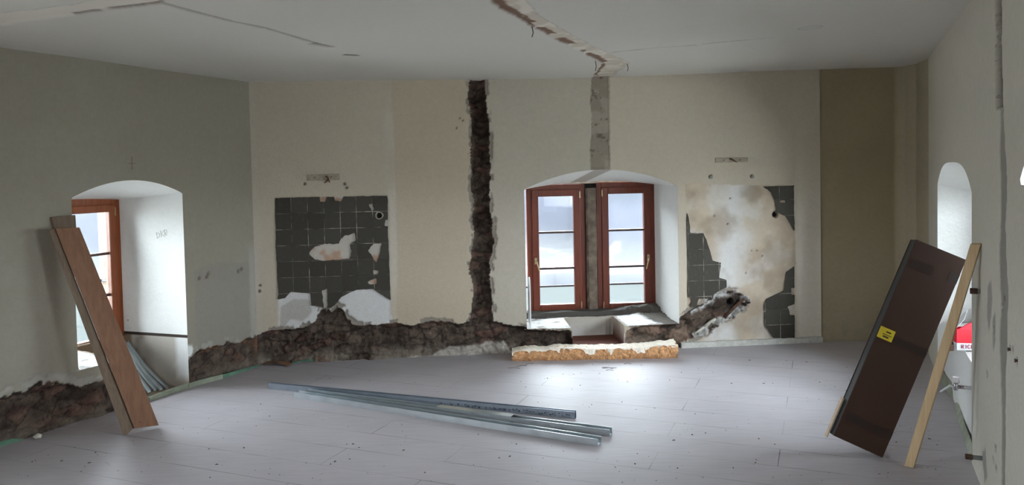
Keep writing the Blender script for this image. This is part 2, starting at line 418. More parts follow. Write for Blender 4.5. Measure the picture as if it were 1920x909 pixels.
def reveal(parent, wall, outline, back3d, tintf, steps=14, name='window_reveal'):
    """loft from the opening edge to the window plane"""
    fr = np.array([wall.P(u, v) for u, v in outline]); bk = np.array(back3d)
    # densify
    def dens(a, k=6):
        out = []
        for i in range(len(a)-1):
            for t in np.linspace(0, 1, k, endpoint=False): out.append(a[i]*(1-t)+a[i+1]*t)
        out.append(a[-1]); return np.array(out)
    fr = dens(fr); bk = dens(bk); n = len(fr); V = []; T = []; uvs = []
    for i in range(steps+1):
        t = i/steps
        V.append(fr*(1-t)+bk*t); T.append(np.full(n, t))
    V = np.concatenate(V); T = np.concatenate(T)
    # gentle unevenness away from the ends
    wob = (fbm(V[:, 2]*1.0+V[:, 0], V[:, 1], 0.25, 7)-0.5)*0.012*np.sin(np.pi*T)
    V[:, 0] += wob
    tint = tintf(V, T)
    idx = np.arange((steps+1)*n).reshape(steps+1, n)
    q = np.stack([idx[:-1, :-1], idx[:-1, 1:], idx[1:, 1:], idx[1:, :-1]], -1).reshape(-1, 4)
    return grid_mesh(name, V, q, tint, np.stack([T, V[:, 2]], -1), M['reveal'], parent)

# ================================================================== LEFT WALL
WHITE = np.array((0.83, 0.835, 0.81)); 
# niche of the left window
lu0 = WL.uv(139, 500)[0]; lu1 = WL.uv(346, 480)[0]
lzs = WL.uv(342, 362)[1]; lza = WL.uv(238, 338)[1]
L_out = arch_outline(lu0, lu1, -0.02, lzs, lza)
lum = (lu0+lu1)/2; LO = WL.P(lum, 0); ltx, lty = WL.dirs(lum); LE = np.array([float(ltx), float(lty), 0]); LN = np.array([-float(lty), float(ltx), 0])
LT = 0.68                                              # recess of the window
def lback(px, py): return at_plane(px, py, LO+LN*LT, LN)
lb_r = np.dot(lback(228, 500)-LO, LE); lb_l = -(lu1-lu0)/2-0.02
lb_top = lback(222, 374)[2]; lb_bot = lback(226, 650)[2]
L_back = []
for (u, v) in L_out:
    x = lb_l+(lb_r-lb_l)*(u-lu0)/(lu1-lu0)
    L_back.append(LO+LE*x+LN*LT+Z1*(v if v < 0.5 else (lb_top+0.02*(1-abs((u-lum)/((lu1-lu0)/2))**2))))
lrub1 = WL.poly([(-60, 760), (0, 742), (20, 738), (40, 734), (70, 723), (110, 717), (150, 721), (175, 715), (205, 709), (236, 700), (260, 700), (260, 900), (-60, 960)])
lrub2 = WL.poly([(338, 700), (352, 676), (368, 660), (385, 655), (410, 645), (440, 640), (470, 632), (486, 625), (500, 760), (330, 760)])
lpatch = WL.poly([(366, 508), (412, 494), (466, 488), (468, 640), (366, 652)])
lwhite = WL.poly([(328, 668), (332, 652), (345, 640), (362, 650), (360, 690), (345, 705), (330, 700)])
lholes = [WL.uv(*p) for p in ((374, 521), (388, 519), (391, 513), (447, 508), (453, 504))]
def shade_left(u, v):
    c = np.tile(np.array((0.30, 0.277, 0.222)), (len(u), 1))
    n = fbm(u, v, 0.9, 3); c = c*(0.95+0.10*n)[:, None]
    c = mixc(c, (0.335, 0.318, 0.275), sstep(0.45, 0.7, fbm(u, v, 0.5, 31))*0.35)
    s = poly_sdf(u, v, lpatch)+edge_noise(u, v, 5, 0.02)
    c = mixc(c, (0.27, 0.252, 0.216), sstep(0.015, -0.015, s)*0.8)
    c = mixc(c, (0.38, 0.363, 0.325), sstep(0.045, 0.02, np.abs(u-WL.uv(474, 560)[0]))*sstep(1.2, 1.0, v)*0.6)
    s = poly_sdf(u, v, lwhite)+edge_noise(u, v, 15, 0.03); c = mixc(c, WHITE, sstep(0.01, -0.01, s))
    dep = 0.004*(fbm(u, v, 0.5, 12)-0.5)
    for hu, hv in lholes:
        d = np.hypot(u-hu, v-hv)+0.006*(fbm(u, v, 0.02, 9)-0.5); c = mixc(c, (0.16, 0.12, 0.11), sstep(0.022, 0.012, d)); dep = dep+0.02*sstep(0.016, 0.004, d)
    s = np.minimum(poly_sdf(u, v, lrub1), poly_sdf(u, v, lrub2))+edge_noise(u, v, 22, 0.035)
    # pale broken rim
    rimm = sstep(0.06, 0.05, s+0.03*(fbm(u, v, 0.05, 48)-0.5))*sstep(0.48, 0.53, fbm(u, v, 0.11, 44)); c = mixc(c, (0.35, 0.333, 0.295), rimm); dep = dep+0.012*rimm
    rc, rd = rubble(u, v, s, 101, 0.075)
    low = sstep(0.14, 0.02, v)*sstep(0.3, 0.6, fbm(u, v, 0.15, 77)); rc = mixc(rc, hexc(128, 116, 104), low*0.6)
    # rim of red-brown scratch coat along the top
    rc = mixc(rc, hexc(122, 88, 68), sstep(-0.06, -0.03, s)*sstep(0.52, 0.6, fbm(u, v, 0.2, 91))*0.8)
    m = s < 0
    c = np.where(m[:, None], rc, c); dep = np.where(m, rd, dep)
    return c, dep, s
us = np.r_[np.arange(0, 1.0, 0.05), np.arange(1.0, WL.len, 0.0125), WL.len]
vs = np.linspace(0, 2.66, 214)
ldx = np.dot(at_plane(236, 700, LO, LN)-LO, LE)        # where the sill was cut off
lsz = at_plane(152, 692, LO+LN*0.03, LN)[2]
L_poly = [(lu0, lsz)]+L_out[1:]+[(lum+ldx, -0.02), (lum+ldx+0.01, lsz-0.1), (lum+ldx-0.01, lsz)]
wall_left = build_wall('wall_left', WL, us, vs, shade_left, [L_poly])
jump = 0.44
def ltint(V, T):
    c = np.tile(WHITE, (len(V), 1)); x = (V-LO) @ LE
    low = (V[:, 2] < jump+0.008*np.sin(x*40)) & (x > 0)
    cc = np.tile(np.array((0.52, 0.485, 0.43)), (len(V), 1))
    cc = mixc(cc, hexc(96, 74, 54), sstep(0.55, 0.9, T)*sstep(0.35, 0.6, fbm(V[:, 2], T, 0.12, 4)))
    cc = mixc(cc, (0.80, 0.81, 0.8), sstep(0.26, 0.18, T+0.1*fbm(V[:, 2], T, 0.06, 14))*(V[:, 2] > 0.08))
    c = np.where(low[:, None], cc, c)
    ln = np.abs(V[:, 2]-jump) < 0.012
    return np.where((ln & (x > 0))[:, None], np.array(hexc(62, 52, 46)), c)
# bring loft points close to the joint line for a crisp edge
L_out2 = [(lu0, lsz)]+L_out[1:-1]+[(lu1, jump+0.05), (lu1, jump+0.015), (lu1, jump-0.015), (lu1, jump-0.05), L_out[-1]]
x1 = lb_r
L_back2 = [L_back[0]+Z1*(lsz+0.02)]+L_back[1:-1]+[LO+LE*x1+LN*LT+Z1*z for z in (jump+0.05, jump+0.015, jump-0.015, jump-0.05)]+[L_back[-1]]
reveal(wall_left, WL, L_out2, L_back2, ltint)
# parapet of the niche: sill on the left part, cut out down to the floor on the right
def heightfield(name, O, E, Nn, x0, x1, t0, t1, hf, cf, mat, parent, step=0.011):
    xs = np.linspace(x0, x1, max(4, int((x1-x0)/step))); ts = np.linspace(t0, t1, max(4, int((t1-t0)/step)))
    X, T = np.meshgrid(xs, ts, indexing='ij'); X = X.ravel(); T = T.ravel(); h = hf(X, T)
    V = O+X[:, None]*E+T[:, None]*Nn+h[:, None]*Z1
    idx = np.arange(len(xs)*len(ts)).reshape(len(xs), len(ts))
    q = np.stack([idx[:-1, :-1], idx[1:, :-1], idx[1:, 1:], idx[:-1, 1:]], -1).reshape(-1, 4)
    return grid_mesh(name, V, q, cf(X, T, h), np.stack([X, T], -1), mat, parent, smooth=False)
def lh(X, T):
    sill = lsz+0.05*T+0.012*(fbm(X, T, 0.06, 3)-0.5)
    cut = 0.01+0.03*fbm(X, T, 0.08, 8)*sstep(0.2, 0.5, T)
    k = (X < ldx+0.03*(fbm(X, T, 0.07, 18)-0.5)) | (T > LT-0.06)
    return np.where(k, sill, cut)
def lc(X, T, h):
    c = np.tile(np.array((0.80, 0.80, 0.79)), (len(X), 1)); c = mixc(c, (0.42, 0.39, 0.36), sstep(0.55, 0.7, fbm(X, T, 0.07, 6)))
    c = mixc(c, hexc(150, 138, 120), ((h < lsz-0.02) | (X > ldx-0.04))*1.0)
    c = mixc(c, hexc(110, 84, 62), ((T > LT-0.08) & (X > ldx))*0.8)
    return c
heightfield('broken_sill', LO, LE, LN, -(lu1-lu0)/2-0.05, lb_r+0.06, 0.0, LT+0.02, lh, lc, M['reveal'], wall_left)

# ================================================================== BACK WALL
bu0 = WB.uv(985, 470)[0]; bu1 = WB.uv(1272, 480)[0]
bzs = (WB.uv(1269, 347)[1]+WB.uv(987, 357)[1])/2; bza = WB.uv(1120, 318)[1]
bzb = WB.uv(1040, 616)[1]
su0 = WB.uv(1073, 625)[0]; su1 = WB.uv(1171, 625)[0]; szb = 0.05
B_open = arch_outline(bu0, bu1, bzb, bzs, bza)
B_poly = B_open+[(su1, bzb), (su1, szb), (su0, szb), (su0, bzb)]
bum = (bu0+bu1)/2; BO = WB.P(bum, 0); btx, bty = WB.dirs(bum); BE = np.array([float(btx), float(bty), 0]); BN = np.array([-float(bty), float(btx), 0])
BT = 0.74
def bback(px, py, t=BT):
    q = at_plane(px, py, BO+BN*t, BN); return np.dot(q-BO, BE), q[2]
bx0 = bback(980, 470)[0]; bx1 = bback(1228, 470)[0]; bt = bback(1110, 343)[1]; btl = bback(992, 356)[1]; bb = bback(1100, 592)[1]
B_back = []
for (u, v) in B_open:
    k = (u-bu0)/(bu1-bu0); x = bx0+(bx1-bx0)*k
    zt = btl+(bt-btl)*(1-abs(2*k-1)**2.2)+0.03*k
    B_back.append(BO+BE*x+BN*BT+Z1*(zt if v > bzb+0.2 else bzb-0.02))
bchase = WB.poly([(879, 140), (877, 185), (885, 240), (881, 300), (887, 370), (886, 440), (881, 510), (888, 540), (885, 580), (878, 612), (930, 612), (921, 560), (918, 520), (922, 480), (926, 430), (918, 360), (920, 310), (917, 260), (913, 200), (909, 140)])
bband = WB.poly([(470, 632), (483, 627), (500, 620), (545, 618), (575, 612), (590, 602), (600, 582), (612, 577), (622, 587), (632, 574), (642, 577), (650, 592), (660, 607), (700, 609), (738, 606), (770, 609), (800, 604), (830, 603), (860, 604), (880, 600), (925, 602), (960, 607), (985, 613), (1000, 617), (1073, 617), (1073, 700), (470, 730)])
bband2 = WB.poly([(1171, 616), (1240, 606), (1272, 598), (1300, 580), (1330, 562), (1352, 546), (1376, 546), (1400, 556), (1408, 565), (1395, 582), (1360, 605), (1322, 630), (1290, 640), (1276, 645), (1272, 690), (1171, 690)])
bbar = WB.poly([(1109, 130), (1142, 130), (1142, 200), (1144, 330), (1106, 330), (1108, 240)])
bpl = WB.poly([(523, 562), (535, 557), (545, 547), (582, 549), (586, 572), (612, 583), (628, 572), (640, 556), (668, 543), (700, 541), (718, 553), (732, 562), (735, 607), (655, 610), (600, 610), (575, 618), (523, 620)])
bplg = WB.poly([(526, 575), (548, 560), (580, 562), (586, 585), (568, 602), (545, 600), (530, 618), (523, 618)])
bbare = WB.poly([(1285, 345), (1300, 344), (1370, 347), (1489, 347), (1492, 440), (1490, 632), (1300, 640), (1276, 640), (1288, 600), (1288, 420)])
bhole1 = WB.uv(711, 404); bhole2 = WB.uv(1455, 402); bhole3 = WB.uv(1374, 567)
bdot = [WB.uv(*p) for p in ((487, 535), (486, 546), (571, 345), (646, 345), (650, 352), (1333, 331), (1410, 330), (862, 222), (868, 226), (856, 240), (1420, 470), (1410, 470), (1430, 480), (1399, 512), (1365, 420), (1340, 405), (1370, 372))]
b737 = lambda v: WB.uv(739, 300)[0]-0.02*sstep(1.0, 0.4, v)-0.01*sstep(2.0, 2.4, v)
BASE = np.array((0.50, 0.445, 0.355))
def shade_back(u, v):
    c = np.tile(BASE, (len(u), 1))
    n = fbm(u, v, 0.8, 3)
    wob = edge_noise(u, v, 71, 0.012)
    uu = u+wob
    e1 = b737(v); e2 = WB.uv(890, 300)[0]; e3 = WB.uv(1125, 240)[0]
    c = mixc(c, (0.47, 0.405, 0.305), sstep(-0.006, 0.006, uu-e1)*sstep(e2+0.05, e2, u))         # older beige coat
    c = mixc(c, (0.50, 0.435, 0.34), sstep(0.3, 0.9, v)*sstep(-0.006, 0.006, uu-e1)*sstep(e2+0.05, e2, u)*0.4)
    c = mixc(c, (0.47, 0.43, 0.355), sstep(-0.01, 0.01, u-e2))
    c = mixc(c, (0.52, 0.462, 0.37), sstep(-0.01, 0.01, u-e3))
    c = c*(0.95+0.1*n)[:, None]
    c = mixc(c, (0.52, 0.49, 0.43), sstep(0.03, 0.0, np.abs(u-WB.uv(478, 400)[0])-0.02)*0.4)
    c = mixc(c, (0.56, 0.52, 0.45), sstep(0.02, -0.01, u-e1)*sstep(-0.12, -0.03, u-e1)*sstep(0.35, 0.6, fbm(u, v, 0.3, 55))*0.6)
    c = mixc(c, (0.80, 0.76, 0.67), sstep(2.6, 0.5, v)*sstep(WB.uv(1488, 400)[0], WB.uv(1500, 400)[0], u)*0.6)
    dep = 0.004*(fbm(u, v, 0.5, 12)-0.5)+0.0015*sstep(-0.004, 0.004, uu-e1)
    # wall behind lost tiles
    s = poly_sdf(u, v, bbare)+edge_noise(u, v, 33, 0.012); m = sstep(0.004, -0.004, s)
    nn = fbm(u, v, 0.22, 63, 5); ux = (u-WB.uv(1390, 450)[0])
    bare = np.tile(np.array((0.46, 0.375, 0.285)), (len(u), 1))
    bare = mixc(bare, (0.56, 0.48, 0.375), sstep(0.4, 0.62, fbm(u, v, 0.4, 64)))
    stream = np.abs(ux+0.13-0.14*(v-0.8)+0.25*(fbm(u, v, 0.35, 65)-0.5))
    bare = mixc(bare, (0.66, 0.65, 0.635), sstep(0.22, 0.02, stream+0.12*(nn-0.5))*0.9)
    bare = mixc(bare, (0.66, 0.64, 0.61), sstep(0.50, 0.72, nn)*0.6)
    bare = mixc(bare, (0.30, 0.235, 0.17), sstep(0.45, 0.75, fbm(u, v, 0.3, 67))*0.6)
    c = c*(1-m[:, None])+bare*m[:, None]; dep = dep+0.006*m
    sl = poly_sdf(u, v, WB.poly([(516, 371), (726, 367), (732, 607), (523, 612)])); m = sstep(0.004, -0.004, sl)
    und = mixc(np.tile(np.array((0.50, 0.465, 0.41)), (len(u), 1)), (0.44, 0.30, 0.215), sstep(0.44, 0.56, fbm(u+0.9, v, 0.16, 81))*(v > 0.62))
    c = c*(1-m[:, None])+und*m[:, None]; dep = dep+0.004*m
    s = poly_sdf(u, v, bpl)+edge_noise(u, v, 35, 0.008); c = mixc(c, (0.60, 0.595, 0.58), sstep(0.004, -0.004, s))
    s = poly_sdf(u, v, bplg)+edge_noise(u, v, 36, 0.01); c = mixc(c, (0.44, 0.425, 0.39), sstep(0.01, -0.01, s))
    # mortar-filled slot above the window
    s = poly_sdf(u, v, bbar)+edge_noise(u, v, 38, 0.01); m = sstep(0.004, -0.004, s)
    mor = mixc(np.tile(np.array((0.27, 0.228, 0.185)), (len(u), 1)), (0.34, 0.29, 0.24), sstep(0.45, 0.65, fbm(u, v, 0.12, 83)))
    mor = mixc(mor, (0.15, 0.11, 0.085), sstep(0.70, 0.74, fbm(u, v, 0.05, 84)))
    c = c*(1-m[:, None])+mor*m[:, None]; dep = dep+m*(0.008+0.006*fbm(u, v, 0.05, 85))
    for i, (hu, hv) in enumerate(bdot):
        d = np.hypot(u-hu, v-hv)+0.008*(fbm(u, v, 0.02, 9+i)-0.5); r = 0.018 if i < 7 else 0.010
        c = mixc(c, (0.15, 0.125, 0.11), sstep(r, r*0.5, d)); dep = dep+0.02*sstep(r, r*0.3, d)
    for (hu, hv), r in ((bhole1, 0.028), (bhole2, 0.030)):
        d = np.hypot(u-hu, v-hv); c = mixc(c, (0.03, 0.03, 0.03), sstep(r+0.004, r-0.004, d)); dep = dep+0.07*sstep(r+0.006, r-0.006, d)
    # dirt at the foot on the right
    c = mixc(c, (0.50, 0.49, 0.45), sstep(0.06, 0.05, v)*(u > WB.uv(1276, 640)[0]))
    # hacked-out areas
    sc_ = poly_sdf(u, v, bchase)+edge_noise(u, v, 41, 0.025); sb = poly_sdf(u, v, bband)+edge_noise(u, v, 42, 0.022); s2 = poly_sdf(u, v, bband2)+edge_noise(u, v, 43, 0.03)
    s = np.minimum(np.minimum(sc_, sb), s2)
    rimm = sstep(0.034, 0.026, s+0.02*(fbm(u, v, 0.04, 48)-0.5))*sstep(0.46, 0.52, fbm(u, v, 0.09, 46)); c = mixc(c, (0.27, 0.238, 0.20), rimm); dep = dep+0.012*rimm
    rim2 = poly_sdf(u, v, bband2)
    c = mixc(c, (0.70, 0.70, 0.69), sstep(0.02, 0.0, rim2+0.16*(fbm(u, v, 0.12, 47)-0.35))*sstep(WB.uv(1310, 600)[0], WB.uv(1340, 600)[0], u)*0.9)
    rc, rd = rubble(u, v, s, 201, 0.075)
    rc = np.where((sc_ < np.minimum(sb, s2))[:, None], rc*1.1, rc)
    rd = rd+np.where(sc_ < 0, 0.05*sstep(0, 0.04, -sc_), 0)
    low = sstep(0.16, 0.03, v)*sstep(0.35, 0.6, fbm(u, v, 0.16, 77)); rc = mixc(rc, hexc(140, 130, 118), low*0.65)
    wm = sstep(0.0, 0.25, u-WB.uv(800, 640)[0])*sstep(0.05, -0.1, u-WB.uv(960, 640)[0]); rc = mixc(rc, (0.40, 0.365, 0.32), sstep(0.13*wm, 0.13*wm-0.03, v+0.10*(fbm(u, v, 0.12, 78)-0.5)))
    rc = mixc(rc, hexc(150, 128, 112), (u > su1)*(v < bzb+0.02)*(u < bu1+0.1)*sstep(0.4, 0.6, fbm(u, v, 0.1, 79))*0.6)
    rc = mixc(rc, (0.60, 0.59, 0.57), sstep(0.08, 0.02, -s2)*(u > WB.uv(1300, 600)[0])*sstep(0.45, 0.55, fbm(u, v, 0.08, 80)))
    d = np.hypot(u-bhole3[0], v-bhole3[1]); rd = rd+0.08*sstep(0.036, 0.028, d); rc = mixc(rc, (0.02, 0.02, 0.02), sstep(0.038, 0.03, d))
    m = s < 0
    c = np.where(m[:, None], rc, c); dep = np.where(m, rd, dep)
    return c, dep, s
us = np.linspace(0, WB.len, int(WB.len/0.0098)); vs = np.linspace(0, 2.66, 272)
wall_back = build_wall('wall_back', WB, us, vs, shade_back, [B_poly])
def btint(V, T):
    c = np.tile(WHITE, (len(V), 1)); x = (V-BO) @ BE
    xc = np.dot(WB.P(WB.uv(1125, 318)[0], 0)-BO, BE)+0.03
    m = sstep(0.012, -0.012, np.abs(x-xc+0.12*T)-0.085)*(V[:, 2] > 1.4)
    return mixc(c, (0.50, 0.46, 0.41), m)
reveal(wall_back, WB, B_open, B_back, btint, 20)
# sill with the slot cut through it
sx0 = np.dot(WB.P(su0, 0)-BO, BE); sx1 = np.dot(WB.P(su1, 0)-BO, BE)
def bh(X, T):
    top = bzb+0.045*sstep(0.55, 0.6, T)+0.02*(fbm(X, T, 0.08, 3)-0.5)+0.05*sstep(0.30, 0.5, X+0.3*(T-0.5))*sstep(0.25, 0.5, T)*fbm(X, T, 0.07, 5)
    slot = (X > sx0) & (X < sx1) & (T < 0.50)
    return np.where(slot, szb, top)
def bcol(X, T, h):
    c = np.tile(np.array((0.78, 0.78, 0.77)), (len(X), 1))
    c = mixc(c, (0.34, 0.31, 0.28), sstep(0.56, 0.68, fbm(X, T, 0.10, 6)))
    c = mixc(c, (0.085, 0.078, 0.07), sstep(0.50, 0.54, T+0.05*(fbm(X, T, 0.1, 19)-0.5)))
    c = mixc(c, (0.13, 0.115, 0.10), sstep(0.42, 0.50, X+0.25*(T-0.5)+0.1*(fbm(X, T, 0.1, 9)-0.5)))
    c = mixc(c, hexc(104, 62, 50), (h < szb+0.01)*(T < 0.49)*1.0)
    ins = (X > sx0-0.012) & (X < sx1+0.03) & (T < 0.53) & (h > szb+0.01)
    return mixc(c, (0.45, 0.41, 0.35), ins*1.0)
heightfield('broken_sill', BO, BE, BN, -(bu1-bu0)/2-0.02, (bu1-bu0)/2+0.02, 0.0, BT+0.03, bh, bcol, M['reveal'], wall_back)

# ================================================================== CORNER AND RIGHT WALL
def shade_corner(u, v):
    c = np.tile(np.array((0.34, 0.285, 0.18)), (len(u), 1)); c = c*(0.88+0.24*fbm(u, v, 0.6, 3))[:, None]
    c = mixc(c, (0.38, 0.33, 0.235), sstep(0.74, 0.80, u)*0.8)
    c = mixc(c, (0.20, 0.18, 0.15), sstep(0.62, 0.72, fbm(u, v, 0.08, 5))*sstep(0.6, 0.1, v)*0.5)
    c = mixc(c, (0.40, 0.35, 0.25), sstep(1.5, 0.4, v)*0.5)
    return c, 0.004*(fbm(u, v, 0.4, 8)-0.5), np.ones(len(u))
build_wall('wall_corner', WA, np.linspace(0, WA.len, 90), np.linspace(0, 2.66, 140), shade_corner, [], False)
# step between the two coats at the edge of the main wall
mb = MB(); mb.v = [WB.P(WB.len, 0.0), WB.P(WB.len, 2.75), np.array([3.06, 7.60, 2.75]), np.array([3.06, 7.60, 0.0])]; mb.f = [(0, 1, 2, 3)]
struct(mb.build('trim_1', M['strip']))

ru0 = WR.uv(1758, 500)[0]; ru1 = WR.uv(1822, 500)[0]
rzs = WR.uv(1760, 346)[1]; rza = WR.uv(1792, 304)[1]
R_out = arch_outline(ru0, ru1, -0.02, rzs, rza, 26, 1.7)
rum = (ru0+ru1)/2; RO = WR.P(rum, 0); rtx, rty = WR.dirs(rum); RE = np.array([float(rtx), float(rty), 0]); RN = np.array([-float(rty), float(rtx), 0])
RTT = 0.45; rw = (ru1-ru0)/2
R_back = [RO+RE*((u-rum)*0.97)+RN*RTT+Z1*(v if v < 0.5 else v-0.10) for u, v in R_out]
r2u0 = WR.uv(1910, 346)[0]; r2u1 = min(r2u0+1.1, WR.len-0.1); r2z = WR.uv(1911, 346)[1]
R2_out = [(r2u0+0.13, 1.1), (r2u0+0.13, r2z-0.02), (r2u0+0.12, r2z)]+arch_outline(r2u0, r2u1, 1.1, r2z, r2z+0.24, 18, 0.9)[1:]  # arch tip is real; lower opening beyond the frame added for fill daylight
r2m = (r2u0+r2u1)/2; R2O = WR.P(r2m, 0); a, b = WR.dirs(r2m); R2E = np.array([float(a), float(b), 0]); R2N = np.array([-float(b), float(a), 0])
R2_back = [R2O+R2E*((u-r2m)*0.92)+R2N*0.6+Z1*v for u, v in R2_out]
rch = WR.poly([(1863, -120), (1877, -120), (1879, 200), (1867, 201)])
rgr = WR.poly([(1873, 200), (1880, 200), (1886, 300), (1888, 360), (1884, 420), (1890, 560), (1886, 700), (1884, 909), (1886, 1200), (1878, 1200), (1877, 909), (1876, 740), (1872, 640), (1876, 560), (1872, 480), (1876, 360)])
rsp = [WR.poly(p) for p in ([(1852, 540), (1858, 525), (1861, 560), (1858, 590), (1854, 620), (1850, 590)], [(1861, 600), (1865, 590), (1866, 640), (1862, 660)], [(1842, 850), (1848, 840), (1852, 900), (1846, 909)])]
rdots = [WR.uv(*p) for p in ((1893, 654), (1899, 656), (1907, 675), (1863, 617), (1877, 575), (1880, 560), (1850, 700), (1866, 838), (1867, 875), (1862, 862))]
def shade_right(u, v):
    c = np.tile(np.array((0.53, 0.50, 0.425)), (len(u), 1)); c = c*(0.94+0.12*fbm(u*0.6, v, 0.7, 3))[:, None]
    c = mixc(c, (0.56, 0.55, 0.50), sstep(1.5, 0.8, v)*0.4)
    dep = 0.010*(fbm(u, v, 0.6, 12)-0.5)
    s = poly_sdf(u, v, rgr)+edge_noise(u, v, 51, 0.02); c = mixc(c, (0.24, 0.225, 0.20), sstep(0.008, -0.008, s)*0.9); dep = dep+0.006*sstep(0.01, -0.01, s)
    for i, p in enumerate(rsp):
        s = poly_sdf(u, v, p)+edge_noise(u, v, 52+i, 0.02); c = mixc(c, (0.26, 0.25, 0.23), sstep(0.01, -0.01, s)*0.8)
    for i, (hu, hv) in enumerate(rdots):
        d = np.hypot((u-hu)*0.5, v-hv)+0.012*(fbm(u, v, 0.03, 9+i)-0.5); c = mixc(c, (0.13, 0.12, 0.115), sstep(0.018, 0.008, d)); dep = dep+0.02*sstep(0.016, 0.004, d)
    s = poly_sdf(u, v, rch)+edge_noise(u, v, 55, 0.012)
    cc = mixc(np.tile(np.array(hexc(66, 50, 40)), (len(u), 1)), hexc(42, 31, 25), sstep(0.4, 0.6, fbm(u, v, 0.06, 56)))
    m = sstep(0.004, -0.004, s); c = c*(1-m[:, None])+cc*m[:, None]; dep = dep+0.05*m
    return c, dep, s
us = np.linspace(0, WR.len, 480); vs = np.linspace(0, 2.7, 200)
wall_right = build_wall('wall_right', WR, us, vs, shade_right, [R_out, R2_out])
wt = lambda V, T: np.tile(WHITE, (len(V), 1))
reveal(wall_right, WR, R_out, R_back, wt); reveal(wall_right, WR, R2_out, R2_back, wt)
rsz = WR.uv(1790, 659)[1]
def rh(X, T): return np.where(T < 0.05, -0.01, rsz+0.01*(fbm(X, T, 0.1, 2)-0.5))
def rcol(X, T, h): return np.tile(np.array((0.70, 0.71, 0.70)), (len(X), 1))
heightfield('window_ledge', RO, RE, RN, -rw-0.02, rw+0.02, 0.0, RTT+0.02, rh, rcol, M['reveal'], wall_right, 0.02)
# closing sill of the upper niche
mb = MB(); mb.span((-0.6, 0.0, 1.0), (0.6, 0.62, 1.102), R2E, R2N, R2O); mb.build('window_ledge', M['white'], wall_right)

# ================================================================== ROOM BEHIND THE CAMERA
def plain(name, quads, mat):
    mb = MB()
    for q in quads:
        k = len(mb.v); mb.v += [np.array(p, float) for p in q]; mb.f.append((k, k+1, k+2, k+3))
    return struct(mb.build(name, mat))
M['plainwall'] = simple('painted_plaster_rear', (0.5, 0.47, 0.40), 0.9, 0, 6, 0.05)
def wall_with_window(name, a, b, x0, x1, z0, z1, H=2.75):
    a = np.array(a, float); b = np.array(b, float); L = np.hypot(*(b-a)); e = (b-a)/L
    p = lambda x, z: (a[0]+e[0]*x, a[1]+e[1]*x, z)
    q = [[p(0, 0), p(x0, 0), p(x0, H), p(0, H)], [p(x1, 0), p(L, 0), p(L, H), p(x1, H)], [p(x0, 0), p(x1, 0), p(x1, z0), p(x0, z0)], [p(x0, z1), p(x1, z1), p(x1, H), p(x0, H)]]
    plain(name, q, M['plainwall'])
    n = np.array([-e[1], e[0], 0])
    portal(np.array(p((x0+x1)/2, (z0+z1)/2)), (e[0], e[1], 0), -n, x1-x0, z1-z0)
    nb = MB()
    d = n*0.45
    for (u, v) in (((x0, z0), (x1, z0)), ((x1, z0), (x1, z1)), ((x1, z1), (x0, z1)), ((x0, z1), (x0, z0))):
        k = len(nb.v); A = np.array(p(*u)); B = np.array(p(*v)); nb.v += [A, B, B+d, A+d]; nb.f.append((k, k+1, k+2, k+3))
    struct(nb.build('trim_2', M['plainwall']))
REAR = -2.2
wall_with_window('wall_left_rear', (-4.3, REAR), (-3.98, 3.9), 4.3, 5.3, 0.5, 1.6)
wall_with_window('wall_rear', (1.45, REAR), (-4.3, REAR), 2.65, 3.45, 0.6, 1.6)  # window in this unseen wall is added to let in fill light
plain('wall_right_rear', [[(1.45, 1.72, 0), (1.45, REAR, 0), (1.45, REAR, 2.8), (1.45, 1.72, 2.8)]], M['plainwall'])

# ================================================================== CEILING
YC = 3.2
cpoly = lambda pts: [tuple(at_z(x, y, 2.645)[:2]) for x, y in pts]
cb1 = cpoly([(896, -30), (960, -30), (1010, 28), (1060, 58), (1120, 90), (1178, 119), (1143, 146), (1108, 148), (1130, 119), (1080, 92), (1000, 50), (935, 14)])
cb2 = cpoly([(-60, 30), (0, 24), (150, 6), (210, -6), (320, -6), (308, 6), (200, 18), (100, 33), (-60, 56)])
def cline(x, y, pts, wd, seed):
    p = [at_z(a, b, 2.645)[:2] for a, b in pts]; d = np.full(np.shape(x), 1e9)
    for (ax, ay), (bx, by) in zip(p[:-1], p[1:]):
        ex, ey = bx-ax, by-ay; t = np.clip(((x-ax)*ex+(y-ay)*ey)/(ex*ex+ey*ey), 0, 1); d = np.minimum(d, np.hypot(x-ax-t*ex, y-ay-t*ey))
    return d-wd+0.03*(fbm(x, y, 0.12, seed)-0.5)
